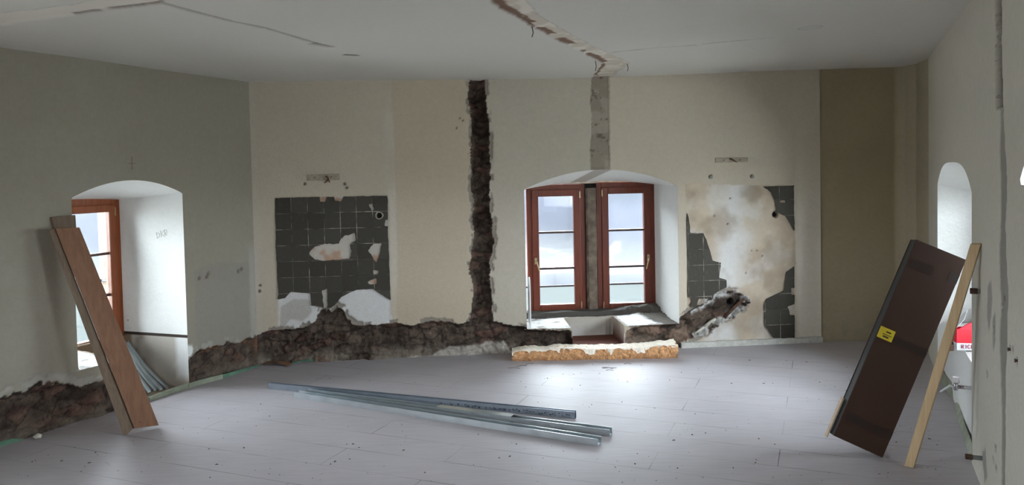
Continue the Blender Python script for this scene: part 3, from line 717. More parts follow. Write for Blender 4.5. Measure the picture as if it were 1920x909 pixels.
def shade_ceiling(x, y):
    c = np.tile(np.array((0.60, 0.58, 0.53)), (len(x), 1)); c = c*(0.97+0.06*fbm(x, y, 1.2, 2))[:, None]; up = 0.006*(fbm(x, y, 1.0, 5)-0.5)
    for P_, sd in ((cb1, 61), (cb2, 66)):
        s = poly_sdf(x, y, P_)+edge_noise(x, y, sd, 0.02); m = sstep(0.006, -0.006, s)
        cc = mixc(np.tile(np.array((0.58, 0.525, 0.44)), (len(x), 1)), (0.70, 0.65, 0.565), sstep(0.45, 0.6, fbm(x, y, 0.1, sd+1)))
        lft = cline(x, y, [(890, -40), (935, 12), (1000, 48), (1080, 91), (1130, 118), (1108, 148)], 0.0, sd+6)
        edge = (sstep(0.055, 0.035, lft+0.04*(fbm(x, y, 0.09, sd+8)-0.5))*sstep(0.42, 0.48, fbm(x, y, 0.22, sd+2)) if sd == 61 else sstep(-0.028, -0.014, s+0.02*(fbm(x, y, 0.06, sd+5)-0.5))*sstep(0.42, 0.5, fbm(x, y, 0.3, sd+2)))
        cc = mixc(cc, hexc(112, 80, 62), edge*(0.9 if sd == 61 else 0.6))
        if sd == 66: cc = mixc(np.tile(np.array((0.66, 0.62, 0.55)), (len(x), 1)), hexc(96, 74, 60), edge*0.8)
        c = c*(1-m[:, None])+cc*m[:, None]; up = up+0.012*m
    for pts, wd, sd, col in (([(305, 5), (360, 20), (430, 38), (500, 52), (560, 70), (612, 86)], 0.018, 70, (0.36, 0.335, 0.30)), ([(1150, 98), (1220, 92), (1303, 88)], 0.014, 71, (0.38, 0.35, 0.32)), ([(1318, 86), (1380, 82), (1448, 78)], 0.010, 72, (0.38, 0.35, 0.32))):
        s = cline(x, y, pts, wd, sd); c = mixc(c, col, sstep(0.006, -0.006, s)*0.9); up = up+0.006*sstep(0.006, -0.006, s)
    s = cline(x, y, [(590, 82), (614, 86)], 0.04, 73); c = mixc(c, (0.16, 0.11, 0.09), sstep(0.008, -0.008, s)); up = up+0.03*sstep(0.008, -0.008, s)
    s = cline(x, y, [(651, 102), (668, 103)], 0.026, 74); c = mixc(c, (0.12, 0.11, 0.10), sstep(0.008, -0.008, s)); up = up+0.008*sstep(0.01, -0.01, s)
    ex, ey = at_z(1519, 45, 2.70)[:2]; d = np.hypot(x-ex, y-ey); c = mixc(c, (0.46, 0.46, 0.44), sstep(0.012, 0.004, np.abs(d-0.075))*0.8+sstep(0.08, 0.07, d)*0.25)
    return c, up
xs = np.linspace(-4.4, 4.3, 740); ys = np.linspace(YC, 7.75, 400)
X, Y = np.meshgrid(xs, ys, indexing='ij'); X = X.ravel(); Y = Y.ravel(); c, up = shade_ceiling(X, Y)
idx = np.arange(len(X)).reshape(740, 400); q = np.stack([idx[:-1, :-1], idx[:-1, 1:], idx[1:, 1:], idx[1:, :-1]], -1).reshape(-1, 4)
ceiling = struct(grid_mesh('ceiling', np.stack([X, Y, ceil_z(X, Y)+up], -1), q, c, np.stack([X, Y], -1), M['ceiling']))
xs = np.linspace(-4.5, 4.3, 60); ys = np.array([REAR-0.1, YC+0.02]); X, Y = np.meshgrid(xs, ys, indexing='ij'); X = X.ravel(); Y = Y.ravel()
idx = np.arange(len(X)).reshape(60, 2); q = np.stack([idx[:-1, :-1], idx[:-1, 1:], idx[1:, 1:], idx[1:, :-1]], -1).reshape(-1, 4)
grid_mesh('ceiling_rear', np.stack([X, Y, ceil_z(X, Y)], -1), q, np.full((len(X), 3), 0.62), np.stack([X, Y], -1), M['ceiling'], ceiling)

# ================================================================== FLOOR
def floor_mat():
    m, nt, p = new_mat('dusty_pale_floorboards')
    tc = N(nt, 'ShaderNodeTexCoord'); mp = N(nt, 'ShaderNodeMapping'); nt.links.new(tc.outputs['Object'], mp.inputs[0])
    a = at_z(340, 797); b = at_z(815, 863); ang = math.atan2(b[1]-a[1], b[0]-a[0])
    mp.inputs['Rotation'].default_value = (0, 0, -ang)
    ca, sa = math.cos(-ang), math.sin(-ang); oy = sa*a[0]+ca*a[1]
    mp.inputs['Location'].default_value = (0.25, -oy % 0.29, 0)
    br = N(nt, 'ShaderNodeTexBrick'); br.offset = 0.37; br.offset_frequency = 2
    br.inputs['Scale'].default_value = 1.0; br.inputs['Mortar Size'].default_value = 0.003; br.inputs['Mortar Smooth'].default_value = 0.2
    br.inputs['Brick Width'].default_value = 1.9; br.inputs['Row Height'].default_value = 0.29
    br.inputs['Color1'].default_value = (0.95, 0.95, 0.95, 1); br.inputs['Color2'].default_value = (1, 1, 1, 1); br.inputs['Mortar'].default_value = (0, 0, 0, 1)
    nt.links.new(mp.outputs[0], br.inputs['Vector'])
    n1 = N(nt, 'ShaderNodeTexNoise', Scale=1.1, Detail=6.0, Roughness=0.6); nt.links.new(tc.outputs['Object'], n1.inputs['Vector'])
    rp = N(nt, 'ShaderNodeValToRGB'); nt.links.new(n1.outputs['Fac'], rp.inputs[0])
    rp.color_ramp.elements[0].position = 0.35; rp.color_ramp.elements[1].position = 0.65
    rp.color_ramp.elements[0].color = (0.435, 0.412, 0.44, 1); rp.color_ramp.elements[1].color = (0.50, 0.474, 0.505, 1)
    st = N(nt, 'ShaderNodeMapping'); st.inputs['Scale'].default_value = (2.0, 22, 1); st.inputs['Rotation'].default_value = (0, 0, -ang); nt.links.new(tc.outputs['Object'], st.inputs[0])
    n2 = N(nt, 'ShaderNodeTexNoise', Scale=2.0, Detail=6.0); nt.links.new(st.outputs[0], n2.inputs['Vector'])
    r2 = N(nt, 'ShaderNodeMapRange'); nt.links.new(n2.outputs['Fac'], r2.inputs[0]); r2.inputs[1].default_value = 0.3; r2.inputs[2].default_value = 0.7; r2.inputs[3].default_value = 0.94; r2.inputs[4].default_value = 1.05
    sc1 = N(nt, 'ShaderNodeVectorMath', operation='SCALE'); nt.links.new(rp.outputs[0], sc1.inputs[0]); nt.links.new(r2.outputs[0], sc1.inputs['Scale'])
    mul = N(nt, 'ShaderNodeVectorMath', operation='MULTIPLY'); nt.links.new(sc1.outputs[0], mul.inputs[0]); nt.links.new(br.outputs['Color'], mul.inputs[1])
    n3 = N(nt, 'ShaderNodeTexNoise', Scale=1.6, Detail=3.0); nt.links.new(tc.outputs['Object'], n3.inputs['Vector'])
    g = N(nt, 'ShaderNodeMapRange'); nt.links.new(n3.outputs['Fac'], g.inputs[0]); g.inputs[1].default_value = 0.45; g.inputs[2].default_value = 0.60; g.inputs[3].default_value = 0.25; g.inputs[4].default_value = 0.9
    mm = N(nt, 'ShaderNodeMath', operation='MULTIPLY'); nt.links.new(br.outputs['Fac'], mm.inputs[0]); nt.links.new(g.outputs[0], mm.inputs[1])
    mx = N(nt, 'ShaderNodeMix', data_type='RGBA'); nt.links.new(mm.outputs[0], mx.inputs[0]); nt.links.new(sc1.outputs[0], mx.inputs[6]); mx.inputs[7].default_value = (0.14, 0.13, 0.13, 1)
    nt.links.new(mx.outputs[2], p.inputs['Base Color'])
    p.inputs['Roughness'].default_value = 0.55; p.inputs['Specular IOR Level'].default_value = 0.4
    return m
M['floor'] = floor_mat()
mb = MB(); mb.v = [np.array(q, float) for q in ((-4.6, REAR-0.1, 0), (4.6, REAR-0.1, 0), (4.6, 8.2, 0), (-4.6, 8.2, 0))]; mb.f = [(0, 1, 2, 3)]
mb.v += [q-0.1*Z1 for q in mb.v]; mb.f += [(7, 6, 5, 4), (0, 4, 5, 1), (1, 5, 6, 2), (2, 6, 7, 3), (3, 7, 4, 0)]
struct(mb.build('floor', M['floor']))
# screed upstand along the foot of the back wall, right of the window
pa = WB.P(WB.uv(1276, 645)[0], 0); pb = WB.P(WB.len, 0); d = (pb-pa); L = np.linalg.norm(d); e = d/L
mb = MB()
for i in range(24):
    x0 = L*i/24; x1_ = L*(i+1)/24
    mb.span((x0, -0.03-0.006*_h(i, 1, 3), 0), (x1_, 0.01, 0.05+0.008*_h(i, 2, 4)), e, np.array([-e[1], e[0], 0]), pa)
struct(mb.build('baseboard_back', simple('pale_screed', (0.55, 0.55, 0.51), 0.9, 0, 20, 0.15, 0.4, 60)))

# ================================================================== WINDOWS
def casement(parent, O, E, Nn, x0, x1, z0, z1, wd_frame, wd_sash, mat, hinge_side, bars=(0.0,), depth=0.06, extra=0.03):
    """one casement in the plane at O: frame, sash, panes, glazing bars, handle and hinges"""
    lo = extra
    mb = MB()
    for a, b in (((x0-lo, 0, z0-lo), (x0+wd_frame, depth, z1+lo)), ((x1-wd_frame, 0, z0-lo), (x1+lo, depth, z1+lo)), ((x0+wd_frame, 0, z0-lo), (x1-wd_frame, depth, z0+wd_frame)), ((x0+wd_frame, 0, z1-wd_frame), (x1-wd_frame, depth, z1+lo))):
        mb.span(a, b, E, Nn, O)
    mb.build('window_frame', mat, parent, 0.004)
    f = wd_frame-0.004; a0, a1, b0, b1 = x0+f, x1-f, z0+f, z1-f; s = wd_sash
    mb = MB()
    for a, b in (((a0, -0.018, b0), (a0+s, 0.05, b1)), ((a1-s, -0.018, b0), (a1, 0.05, b1)), ((a0+s, -0.018, b0), (a1-s, 0.05, b0+s)), ((a0+s, -0.018, b1-s), (a1-s, 0.05, b1))):
        mb.span(a, b, E, Nn, O)
    sash = mb.build('window_sash', mat, parent, 0.006)
    g0, g1, h0, h1 = a0+s, a1-s, b0+s, b1-s
    mb = MB()
    for k in (1, 2):
        z = h0+(h1-h0)*k/3; mb.span((g0-0.005, 0.004, z-0.011), (g1+0.005, 0.045, z+0.011), E, Nn, O)
    mb.build('glazing_bar', M['bar'], sash, 0.003)
    MB().span((g0-0.004, 0.02, h0-0.004), (g1+0.004, 0.026, h1+0.004), E, Nn, O).build('pane', M['glass'], sash)
    hx = (a0+s*0.45) if hinge_side > 0 else (a1-s*0.45); hz = b0+(b1-b0)*0.42
    c = O+E*hx-Nn*0.018
    mb = MB(); mb.span((hx-0.013, -0.026, hz-0.035), (hx+0.013, -0.016, hz+0.035), E, Nn, O)
    t = -1 if hinge_side < 0 else 1
    mb.tube([c+Z1*hz, c-Nn*0.045+Z1*hz, c-Nn*0.05+Z1*(hz-0.01)+E*t*0.006, c-Nn*0.05+Z1*(hz-0.115)+E*t*0.035], [0.008, 0.008, 0.008, 0.006], 8)
    mb.build('handle', M['brass'], sash, 0)
    xx = x1-wd_frame if hinge_side > 0 else x0+wd_frame
    for z in (b0+0.06, b1-0.06):
        MB().tube([O+E*xx-Nn*0.020+Z1*(z-0.035), O+E*xx-Nn*0.020+Z1*(z+0.035)], 0.006, 8).build('hinge', M['brass'], parent)
    return (g0, g1, h0, h1)
def railing(O, E, Nn, x0, x1, zs, label):
    mb = MB()
    for z in zs: mb.tube([O+E*x0+Nn*0.28+Z1*z, O+E*x1+Nn*0.28+Z1*z], 0.012, 8)
    for x in (x0, x1):
        mb.tube([O+E*x+Nn*0.0+Z1*zs[0], O+E*x+Nn*0.28+Z1*zs[0]], 0.012, 8)
    o = mb.build('window_guard_rail', M['railing']); tag(o, label, 'railing')
PO = BO+BN*BT
def bxz(px, py): return bback(px, py)
for i, (xa, xb, ya, yb, side, nm) in enumerate(((991, 1096, 348, 590, 1, 'window_2'), (1122, 1227, 343, 587, -1, 'window_3'))):
    r = empty(nm, tuple(PO)); struct(r)
    xl = bback(xa, 470)[0]; xr = bback(xb, 470)[0]; zt = bback((xa+xb)/2, ya)[1]; zb = bback((xa+xb)/2, yb)[1]
    casement(r, PO, BE, BN, xl, xr, zb, zt, 0.045, 0.072, M['redwood'], side, extra=0.012)
    r['label'] = ('left' if i == 0 else 'right')+' red-brown casement of the double window beside the stone mullion'
xm0 = bback(1097, 470)[0]; xm1 = bback(1121, 470)[0]
mt = bback(1110, 352)[1]
r = empty('stone_mullion', tuple(PO))
tag(r, 'rough grey stone mullion standing between the two red-brown casements', 'mullion', kind='structure')
n_ = 40; V = []; Fc = []
prof = [(xm0+0.012, 0.05), (xm0+0.014, -0.03), (xm0+0.03, -0.05), (xm1-0.03, -0.05), (xm1-0.014, -0.03), (xm1-0.012, 0.05)]
for k in range(n_+1):
    z = bb-0.05+(mt-bb+0.05)*k/n_
    for j, (x, t) in enumerate(prof):
        w_ = 0.010*(_h(k, j, 5)-0.5); V.append(PO+BE*(x+w_*(0 if j in (0, 5) else 1))+BN*(t+w_)+Z1*z)
for k in range(n_):
    for j in range(5):
        a = k*6+j; Fc.append((a, a+1, a+7, a+6))
mesh_obj('mullion_stone', V, Fc, M['stone'], r)
MB().span((xm0-0.02, 0.05, bb-0.1), (xm1+0.02, 0.16, mt+0.12), BE, BN, PO).build('joint_backing', M['darkgap'], r)
# lintel and sill closers behind the reveal (outer masonry)
mb = MB(); mb.span((bx0-0.2, 0.005, bt-0.005), (bx1+0.2, 0.3, bt+0.5), BE, BN, PO); mb.span((bx0-0.3, 0.012, -0.2), (bx1+0.3, 0.35, bb+0.01), BE, BN, PO)
mb.span((bx0-0.4, 0.062, -0.2), (bx0-0.01, 0.35, bt+0.4), BE, BN, PO); mb.span((bx1+0.012, 0.062, -0.2), (bx1+0.4, 0.35, bt+0.4), BE, BN, PO)
struct(mb.build('trim_3', M['stone']))
zr = bback(1042, 536, BT+0.28)[1]
railing(PO, BE, BN, bx0-0.05, bx1+0.05, [zr], 'thin dark guard rail outside the double window')
portal(PO+BN*0.12+BE*(bx0+bx1)/2+Z1*(bb+bt)/2, BE, -BN, bx1-bx0+0.1, bt-bb)

# left window
LP = LO+LN*LT
r = empty('window_1', tuple(LP)); struct(r); r['label'] = 'orange-brown casement in the arched left niche behind the leaning planks'
lxl = lb_l+0.02; 
casement(r, LP, LE, LN, lxl-0.06, lb_r-0.002, lb_bot, lb_top+0.012, 0.055, 0.062, M['orangewood'], 1, extra=0.03)
mb = MB(); mb.span((lb_l-0.4, 0.062, -0.1), (lb_l-0.03, 0.3, 2.2), LE, LN, LP); mb.span((lb_r+0.02, 0.062, -0.1), (lb_r+0.4, 0.3, 2.2), LE, LN, LP)
mb.span((lb_l-0.4, 0.062, lb_top+0.03), (lb_r+0.4, 0.3, lb_top+0.6), LE, LN, LP); mb.span((lb_l-0.4, 0.005, -0.1), (lb_r+0.3, 0.3, lb_bot-0.02), LE, LN, LP)
struct(mb.build('trim_4', M['stone']))
zr = at_plane(205, 523, LP+LN*0.28, LN)[2]
railing(LP, LE, LN, lb_l-0.1, lb_r+0.02, [zr], 'thin dark guard rail outside the left window')
portal(LP+LN*0.12+LE*(lb_l+lb_r)/2+Z1*(lb_bot+lb_top)/2, LE, -LN, lb_r-lb_l+0.1, lb_top-lb_bot)
# right window (hidden round the corner of its niche)
RP = RO+RN*RTT; rxa = -rw*0.97; rxb = rw*0.97; rz0 = rsz+0.03; rz1 = rza-0.10
r = empty('window_4', tuple(RP)); struct(r)
casement(r, RP, RE, RN, rxa, 0.0, rz0, rz1, 0.05, 0.07, M['redwood'], 1, extra=0.02); casement(r, RP, RE, RN, 0.0, rxb, rz0, rz1, 0.05, 0.07, M['redwood'], -1, extra=0.02)
mb = MB(); mb.span((rxa-0.4, 0.062, -0.1), (rxa-0.01, 0.3, 2.3), RE, RN, RP); mb.span((rxb+0.01, 0.062, -0.1), (rxb+0.4, 0.3, 2.3), RE, RN, RP); mb.span((rxa-0.4, 0.062, rz1+0.02), (rxb+0.4, 0.3, rz1+0.5), RE, RN, RP); mb.span((rxa-0.4, 0.03, -0.1), (rxb+0.4, 0.3, rz0), RE, RN, RP)
struct(mb.build('trim_5', M['stone']))
portal(RP+RN*0.12+Z1*(rz0+rz1)/2, RE, -RN, 2*rxb+0.1, rz1-rz0)
portal(R2O+R2N*0.62+Z1*1.5, R2E, -R2N, 1.05, 0.82)

# ================================================================== VIEW OUTSIDE: river valley
def terrain():
    th = np.radians(np.linspace(-180, 180, 640)); r = np.r_[np.linspace(14, 120, 30), np.geomspace(125, 1600, 220)]
    TH, Rr = np.meshgrid(th, r, indexing='ij'); x = (Rr*np.sin(TH)).ravel(); y = (Rr*np.cos(TH)).ravel(); R_ = Rr.ravel()
    bank = 262+26*(fbm(x, y, 160, 3)-0.5)+60*sstep(-0.05, -0.5, TH.ravel())
    foot = bank+35+90*sstep(0.10, 0.04, np.abs(TH.ravel()-0.03)+0.02*(fbm(x, y, 120, 6)-0.5))
    z = -60+22*sstep(110, 40, R_)*0
    z = np.where(R_ < 60, -8-0.75*(R_-14), -43.0)
    z = np.where(R_ > bank, -36.5+3*fbm(x, y, 40, 4), z)
    hill = np.maximum(0, R_-foot); z = z+hill*0.42*(0.75+0.5*fbm(x, y, 260, 8))*sstep(0, 40, hill)+6*fbm(x, y, 110, 9)*sstep(0, 60, hill)
    z = np.minimum(z, 190+40*fbm(x, y, 300, 12))
    td = np.degrees(TH.ravel()); sd = sstep(62, 40, td)*sstep(-85, -62, td); z = np.where(z > -36, -36+(z+36)*sd, z); z = np.where((R_ >= 60) & ((td > 50) | (td < -58)), np.maximum(z, -36), z)      # unseen hills levelled at both sides to keep the low sky light
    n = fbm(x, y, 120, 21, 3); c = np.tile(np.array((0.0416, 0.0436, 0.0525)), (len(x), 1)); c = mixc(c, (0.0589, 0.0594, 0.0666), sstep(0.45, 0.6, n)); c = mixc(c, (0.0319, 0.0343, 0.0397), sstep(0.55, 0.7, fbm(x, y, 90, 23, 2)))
    c = mixc(c, (0.0568, 0.0607, 0.0672), sstep(300, 900, R_)*0.6)  # distance haze mixed into the hill colour
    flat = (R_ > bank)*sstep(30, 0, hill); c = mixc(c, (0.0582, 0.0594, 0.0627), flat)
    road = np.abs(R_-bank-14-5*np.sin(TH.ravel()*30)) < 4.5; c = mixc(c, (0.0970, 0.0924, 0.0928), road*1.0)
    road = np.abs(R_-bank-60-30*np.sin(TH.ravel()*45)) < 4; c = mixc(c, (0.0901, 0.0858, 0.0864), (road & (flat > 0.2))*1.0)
    c = c*0.72; c = mixc(c, (0.42, 0.42, 0.40), np.maximum(sstep(40, 62, td), sstep(-46, -62, td)))      # unseen ground at both sides made pale to bounce daylight indoors
    idx = np.arange(len(x)).reshape(len(th), len(r)); q = np.stack([idx[:-1, :-1], idx[1:, :-1], idx[1:, 1:], idx[:-1, 1:]], -1).reshape(-1, 4)
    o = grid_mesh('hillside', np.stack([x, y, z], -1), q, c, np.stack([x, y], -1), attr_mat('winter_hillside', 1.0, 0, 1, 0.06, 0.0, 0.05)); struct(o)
terrain()
mb = MB(); mb.v = [np.array(q, float) for q in ((-800, -800, -38.6), (800, -800, -38.6), (800, 800, -38.6), (-800, 800, -38.6))]; mb.f = [(0, 1, 2, 3)]
wm, nt, p = new_mat('river_water'); p.inputs['Base Color'].default_value = (0.0275, 0.030, 0.029, 1); p.inputs['Roughness'].default_value = 1.0; p.inputs['Specular IOR Level'].default_value = 0.0
struct(mb.build('river', wm))
# ================================================================== TILES LEFT ON THE WALL
def proj(P):
    d = np.asarray(P, float)-CAM; z = d @ fw; return 960+F*(d @ RT)/z, PRINC-F*(d @ UP)/z
def sheet(name, wall, outer, holes, mat, label, cat, thick=0.009, step=0.007, seed=1, rough=0.006, off=-0.001, group=None):
    po = wall.poly(outer); ph = [wall.poly(h) for h in holes]
    a = np.array(po); u0, v0 = a.min(0)-0.03; u1, v1 = a.max(0)+0.03
    us = np.arange(u0, u1, step); vs = np.arange(v0, v1, step)
    U, V = np.meshgrid(us, vs, indexing='ij'); U = U.ravel(); V = V.ravel()
    def sd(u, v):
        d = poly_sdf(u, v, po)+edge_noise(u, v, seed, rough)
        for k, h in enumerate(ph): d = np.maximum(d, -(poly_sdf(u, v, h)+edge_noise(u, v, seed+3+k, rough*2.2)))
        return d
    d = sd(U, V); idx = np.arange(len(U)).reshape(len(us), len(vs))
    q = np.stack([idx[:-1, :-1], idx[1:, :-1], idx[1:, 1:], idx[:-1, 1:]], -1).reshape(-1, 4)
    q = q[(d[q] < 0).any(1)]; bd = np.unique(q); bd = bd[d[bd] > 0]; h = 1e-4
    for _ in range(2):
        dd = sd(U[bd], V[bd]); gx = (sd(U[bd]+h, V[bd])-dd)/h; gy = (sd(U[bd], V[bd]+h)-dd)/h; l = gx*gx+gy*gy+1e-6
        k = np.clip(dd/l, -0.02, 0.02); U[bd] -= k*gx; V[bd] -= k*gy
    W_ = wall.P(U, V, off); W_[:, 2] = V
    o = grid_mesh(name, W_, q, np.full((len(U), 3), 0.5), np.stack([U, V], -1), mat, None, smooth=False)
    m = o.modifiers.new('thickness', 'SOLIDIFY'); m.thickness = thick; m.offset = 1
    return tag(o, label, cat, group)
tu = WB.uv(577, 400)[0]; tp = (WB.uv(698.6, 400)[0]-tu)/4; tv = WB.uv(620, 458)[1]
MT1 = tile_mat('dark_grey_tiles', tu, tv, tp)
sheet('tile_panel', WB, [(516, 371), (600, 369), (640, 368), (726, 367), (729, 470), (732, 562), (718, 553), (700, 541), (668, 543), (640, 556), (628, 572), (612, 583), (603, 575), (584, 572), (582, 550), (545, 547), (535, 558), (522, 560), (518, 460)],
      [[(580, 476), (590, 462), (610, 457), (635, 456), (645, 441), (665, 436), (667, 450), (656, 458), (660, 470), (655, 484), (620, 487), (590, 486)],
       [(690, 470), (700, 457), (716, 456), (712, 475), (706, 492), (697, 478)], [(596, 364), (613, 364), (610, 378), (600, 379)], [(624, 362), (648, 362), (640, 378), (628, 376)],
       [(688, 528), (706, 521), (706, 532), (692, 533)], [(605, 545), (613, 543), (614, 576), (607, 578)], [(692, 384), (698, 382), (700, 392), (697, 396)], [(722, 412), (729, 412), (729, 424), (722, 424)],
       [(711+7*math.cos(t), 404+7.5*math.sin(t)) for t in np.linspace(0, 6.28, 14, endpoint=False)], [(700, 507), (710, 507), (710, 514), (700, 514)]], MT1,
      'large patch of dark grey square tiles with a pale hole, left of the window', 'wall tiles', seed=7)
tu2 = WB.uv(1318, 440)[0]; tp2 = (WB.uv(1461, 440)[0]-tu2)/5; tv2 = WB.uv(1330, 496)[1]
MT2 = tile_mat('dark_grey_tiles_right', tu2, tv2, tp2)
G = 'tile remnants right of the window'
sheet('tile_panel', WB, [(1287, 395), (1291, 408), (1294, 436), (1318, 437), (1326, 455), (1331, 470), (1336, 488), (1351, 492), (1350, 505), (1348, 520), (1362, 524), (1362, 538), (1345, 547), (1328, 560), (1310, 560), (1305, 575), (1295, 575), (1290, 560), (1289, 480)],
      [[(1287, 556), (1296, 556), (1297, 564), (1293, 572), (1287, 572)]], MT2, 'stepped strip of dark tiles on the left edge of the bare plaster patch', 'wall tiles', seed=17, group=G)
sheet('tile_panel', WB, [(1431, 350), (1461, 349), (1488, 347), (1489, 433), (1481, 418), (1472, 405), (1456, 397), (1452, 376), (1446, 360)], [[(1462, 376), (1472, 374), (1473, 380), (1462, 380)]], MT2,
      'small dark tile remnant at the upper right corner of the bare plaster patch', 'wall tiles', seed=27, group=G)
sheet('tile_panel', WB, [(1489, 498), (1489, 633), (1450, 633), (1442, 622), (1433, 610), (1432, 575), (1436, 560), (1458, 550), (1470, 545), (1474, 510)], [[(1476, 574), (1492, 568), (1492, 592), (1480, 592)], [(1484, 541), (1491, 541), (1491, 552), (1484, 552)], [(1430, 580), (1437, 580), (1437, 586), (1430, 586)]], MT2,
      'dark tile remnant low on the right edge of the bare plaster patch above the floor', 'wall tiles', seed=37, group=G)
# pipe sleeve in the left tile panel
hu, hv = WB.uv(711, 404); a, b = WB.dirs(hu); we = np.array([float(a), float(b), 0]); wn = np.array([-float(b), float(a), 0])
mb = MB(); c = WB.P(hu, hv, -0.006)
ringp = [c+0.032*(math.cos(t)*we+math.sin(t)*Z1) for t in np.linspace(0, 2*math.pi, 25)]
mb.tube(ringp, 0.006, 6, False)
tag(mb.build('pipe_sleeve', M['strip'], smooth=True), 'pale ring around a pipe hole in the left tile patch', 'pipe sleeve')

# ================================================================== WALL FIXINGS
def mount(px0, px1, py0, py1, label, hooks):
    u0, v0 = WB.uv(px0, (py0+py1)/2+0.5); u1, v1 = WB.uv(px1, (py0+py1)/2-0.5); v_ = (v0+v1)/2; hh = (WB.uv(px0, py0)[1]-WB.uv(px0, py1)[1])/2*0.85
    p0 = WB.P(u0, v_, -0.004); p1 = WB.P(u1, v_, -0.004); e = (p1-p0)/np.linalg.norm(p1-p0); n = np.array([-e[1], e[0], 0])
    L = np.linalg.norm(p1-p0)
    mb = MB(); mb.span((0, -0.005, -hh), (L, 0.006, hh), e, n, p0)
    o = mb.build('mounting_strip', M['strip'], None, 0.002); tag(o, label, 'mounting strip', 'old mounting strips on the wall')
    for x in (0.25*L, 0.75*L):
        MB().tube([p0+e*x-n*0.004, p0+e*x-n*0.009], 0.006, 8).build('screw', M['rust'], o)
    mb = MB()
    for (a_, b_), (c_, d_) in hooks:
        A = WB.P(*WB.uv(a_, b_), -0.016); B = WB.P(*WB.uv(c_, d_), -0.022); mb.tube([A, (A+B)/2-n*0.006, B], [0.009, 0.007, 0.004], 6)
    mb.build('torn_wire', M['rust'], o)
mount(575, 637, 325, 339, 'narrow pale mounting strip with torn wire above the large left tile patch', [((614, 331), (619, 342)), ((617, 336), (609, 343)), ((612, 330), (616, 334))])
mount(1341, 1402, 295, 305, 'narrow pale mounting strip above the bare plaster patch right of the window', [((1369, 298), (1380, 304)), ((1367, 297), (1370, 300))])
def dowel(wall, px, py, label, r=0.010, out=0.018, col='pipe'):
    u, v = wall.uv(px, py); a_, b_ = wall.dirs(u); n = np.array([-float(b_), float(a_), 0]); p = wall.P(u, v, 0.006)
    mb = MB(); mb.tube([p, p-n*out], r, 10); mb.tube([p-n*out, p-n*(out+0.003)], r*1.5, 10)
    tag(mb.build('wall_plug', M[col]), label, 'wall plug', 'wall plugs')
dowel(WB, 1333, 332, 'left wall plug below the right mounting strip'); dowel(WB, 1410, 331, 'right wall plug below the right mounting strip')
dowel(WR, 1894, 655, 'upper wall plug near the grey groove on the right wall', 0.006, 0.012, 'rust'); dowel(WR, 1907, 676, 'lower wall plug near the grey groove on the right wall', 0.006, 0.012, 'rust')

def stub(px, py, px2, py2, label, r=0.013, L=0.085):
    u, v = WR.uv(px, py); a_, b_ = WR.dirs(u); n = np.array([-float(b_), float(a_), 0]); p = WR.P(u, v, 0.02)
    o = MB().tube([p, p-n*(L+0.02)], r, 12).build('pipe_stub', M['pipe'], None, 0, True); tag(o, label, 'pipe stub', 'pipe stubs on the right wall')
    MB().tube([p-n*(L-0.004), p-n*(L+0.03)], r*1.25, 12).build('end_cap', M['rust'], o)
stub(1837, 546, 1816, 545, 'dark tipped pipe stub beside the top of the leaning batten', 0.013, 0.035)
stub(1842, 859, 1822, 858, 'pipe stub near the floor on the right wall', 0.012, 0.07)
# radiator valve low in the right niche
vp = at_plane(1806, 726, RO+RN*0.0, RN); vn = -RN
r = empty('radiator_valve', tuple(vp)); tag(r, 'white radiator valve on a thin arm low under the right niche', 'valve')
mb = MB(); mb.tube([vp+RN*0.06, vp-RN*0.04], 0.012, 14); mb.tube([vp-RN*0.04-Z1*0.02, vp-RN*0.04+Z1*0.03], [0.012, 0.015], 14); mb.build('valve_body', M['chrome'], r, 0, True)
MB().tube([vp-RN*0.04+Z1*0.03, vp-RN*0.04+Z1*0.062], [0.022, 0.019], 16).build('knob', M['white'], r, 0, False)
end = at_plane(1764, 734, vp-RN*0.10, RN)
MB().tube([vp-RN*0.04, vp-RN*0.07+Z1*0.005, end], [0.009, 0.008, 0.007], 10).build('pipe_arm', M['white'], r, 0, True)

# conduits lying in the sloping chase
def conduit(a_, b_, r_, mat, label, off=0.02):
    A = WB.P(*WB.uv(*a_), off); B = WB.P(*WB.uv(*b_), off-0.005)
    tag(MB().tube([A, (A+B)/2+0.004*Z1, B], r_, 10).build('conduit', M[mat], None, 0, True), label, 'conduit', 'conduits in the sloping chase')
conduit((1303, 627), (1321, 614), 0.011, 'crumblight', 'lower pale conduit piece in the sloping rubble chase')
conduit((1324, 611), (1343, 598), 0.013, 'crumblight', 'upper pale conduit piece in the sloping rubble chase')
conduit((1360, 596), (1396, 561), 0.016, 'rust', 'dark pipe along the upper end of the sloping rubble chase', 0.03)
# thin white board standing in the left corner of the window niche
mb = MB(); xb = -(bu1-bu0)/2
mb.prism([(0.0, 0), (0.30, 0), (0.30, 0.44), (0.10, 0.48), (0.03, 0.46), (0.0, 0.40)], BO+BE*(xb+0.035)+BN*0.03+Z1*(bzb+0.012), BN*0.97+BE*0.05, Z1, BE*0.012)
tag(mb.build('white_board', M['white']), 'narrow white board standing at the left side of the double window niche', 'board')

# marks on the plaster
def scribble(name, strokes, mat, label, cat, r):
    mb = MB()
    for st in strokes: mb.tube(st, r, 5)
    tag(mb.build(name, M[mat]), label, cat)
cu = lambda x, y: WL.P(*WL.uv(x, y), -0.001)
M['redchalk'] = simple('red_brown_chalk', hexc(120, 92, 80), 0.9)
scribble('chalk_cross', [[cu(247, 294), cu(247, 306), cu(247.5, 318)], [cu(241, 306.5), cu(253, 306)]], 'redchalk', 'small red-brown chalk cross above the left window niche', 'mark', 0.0022)
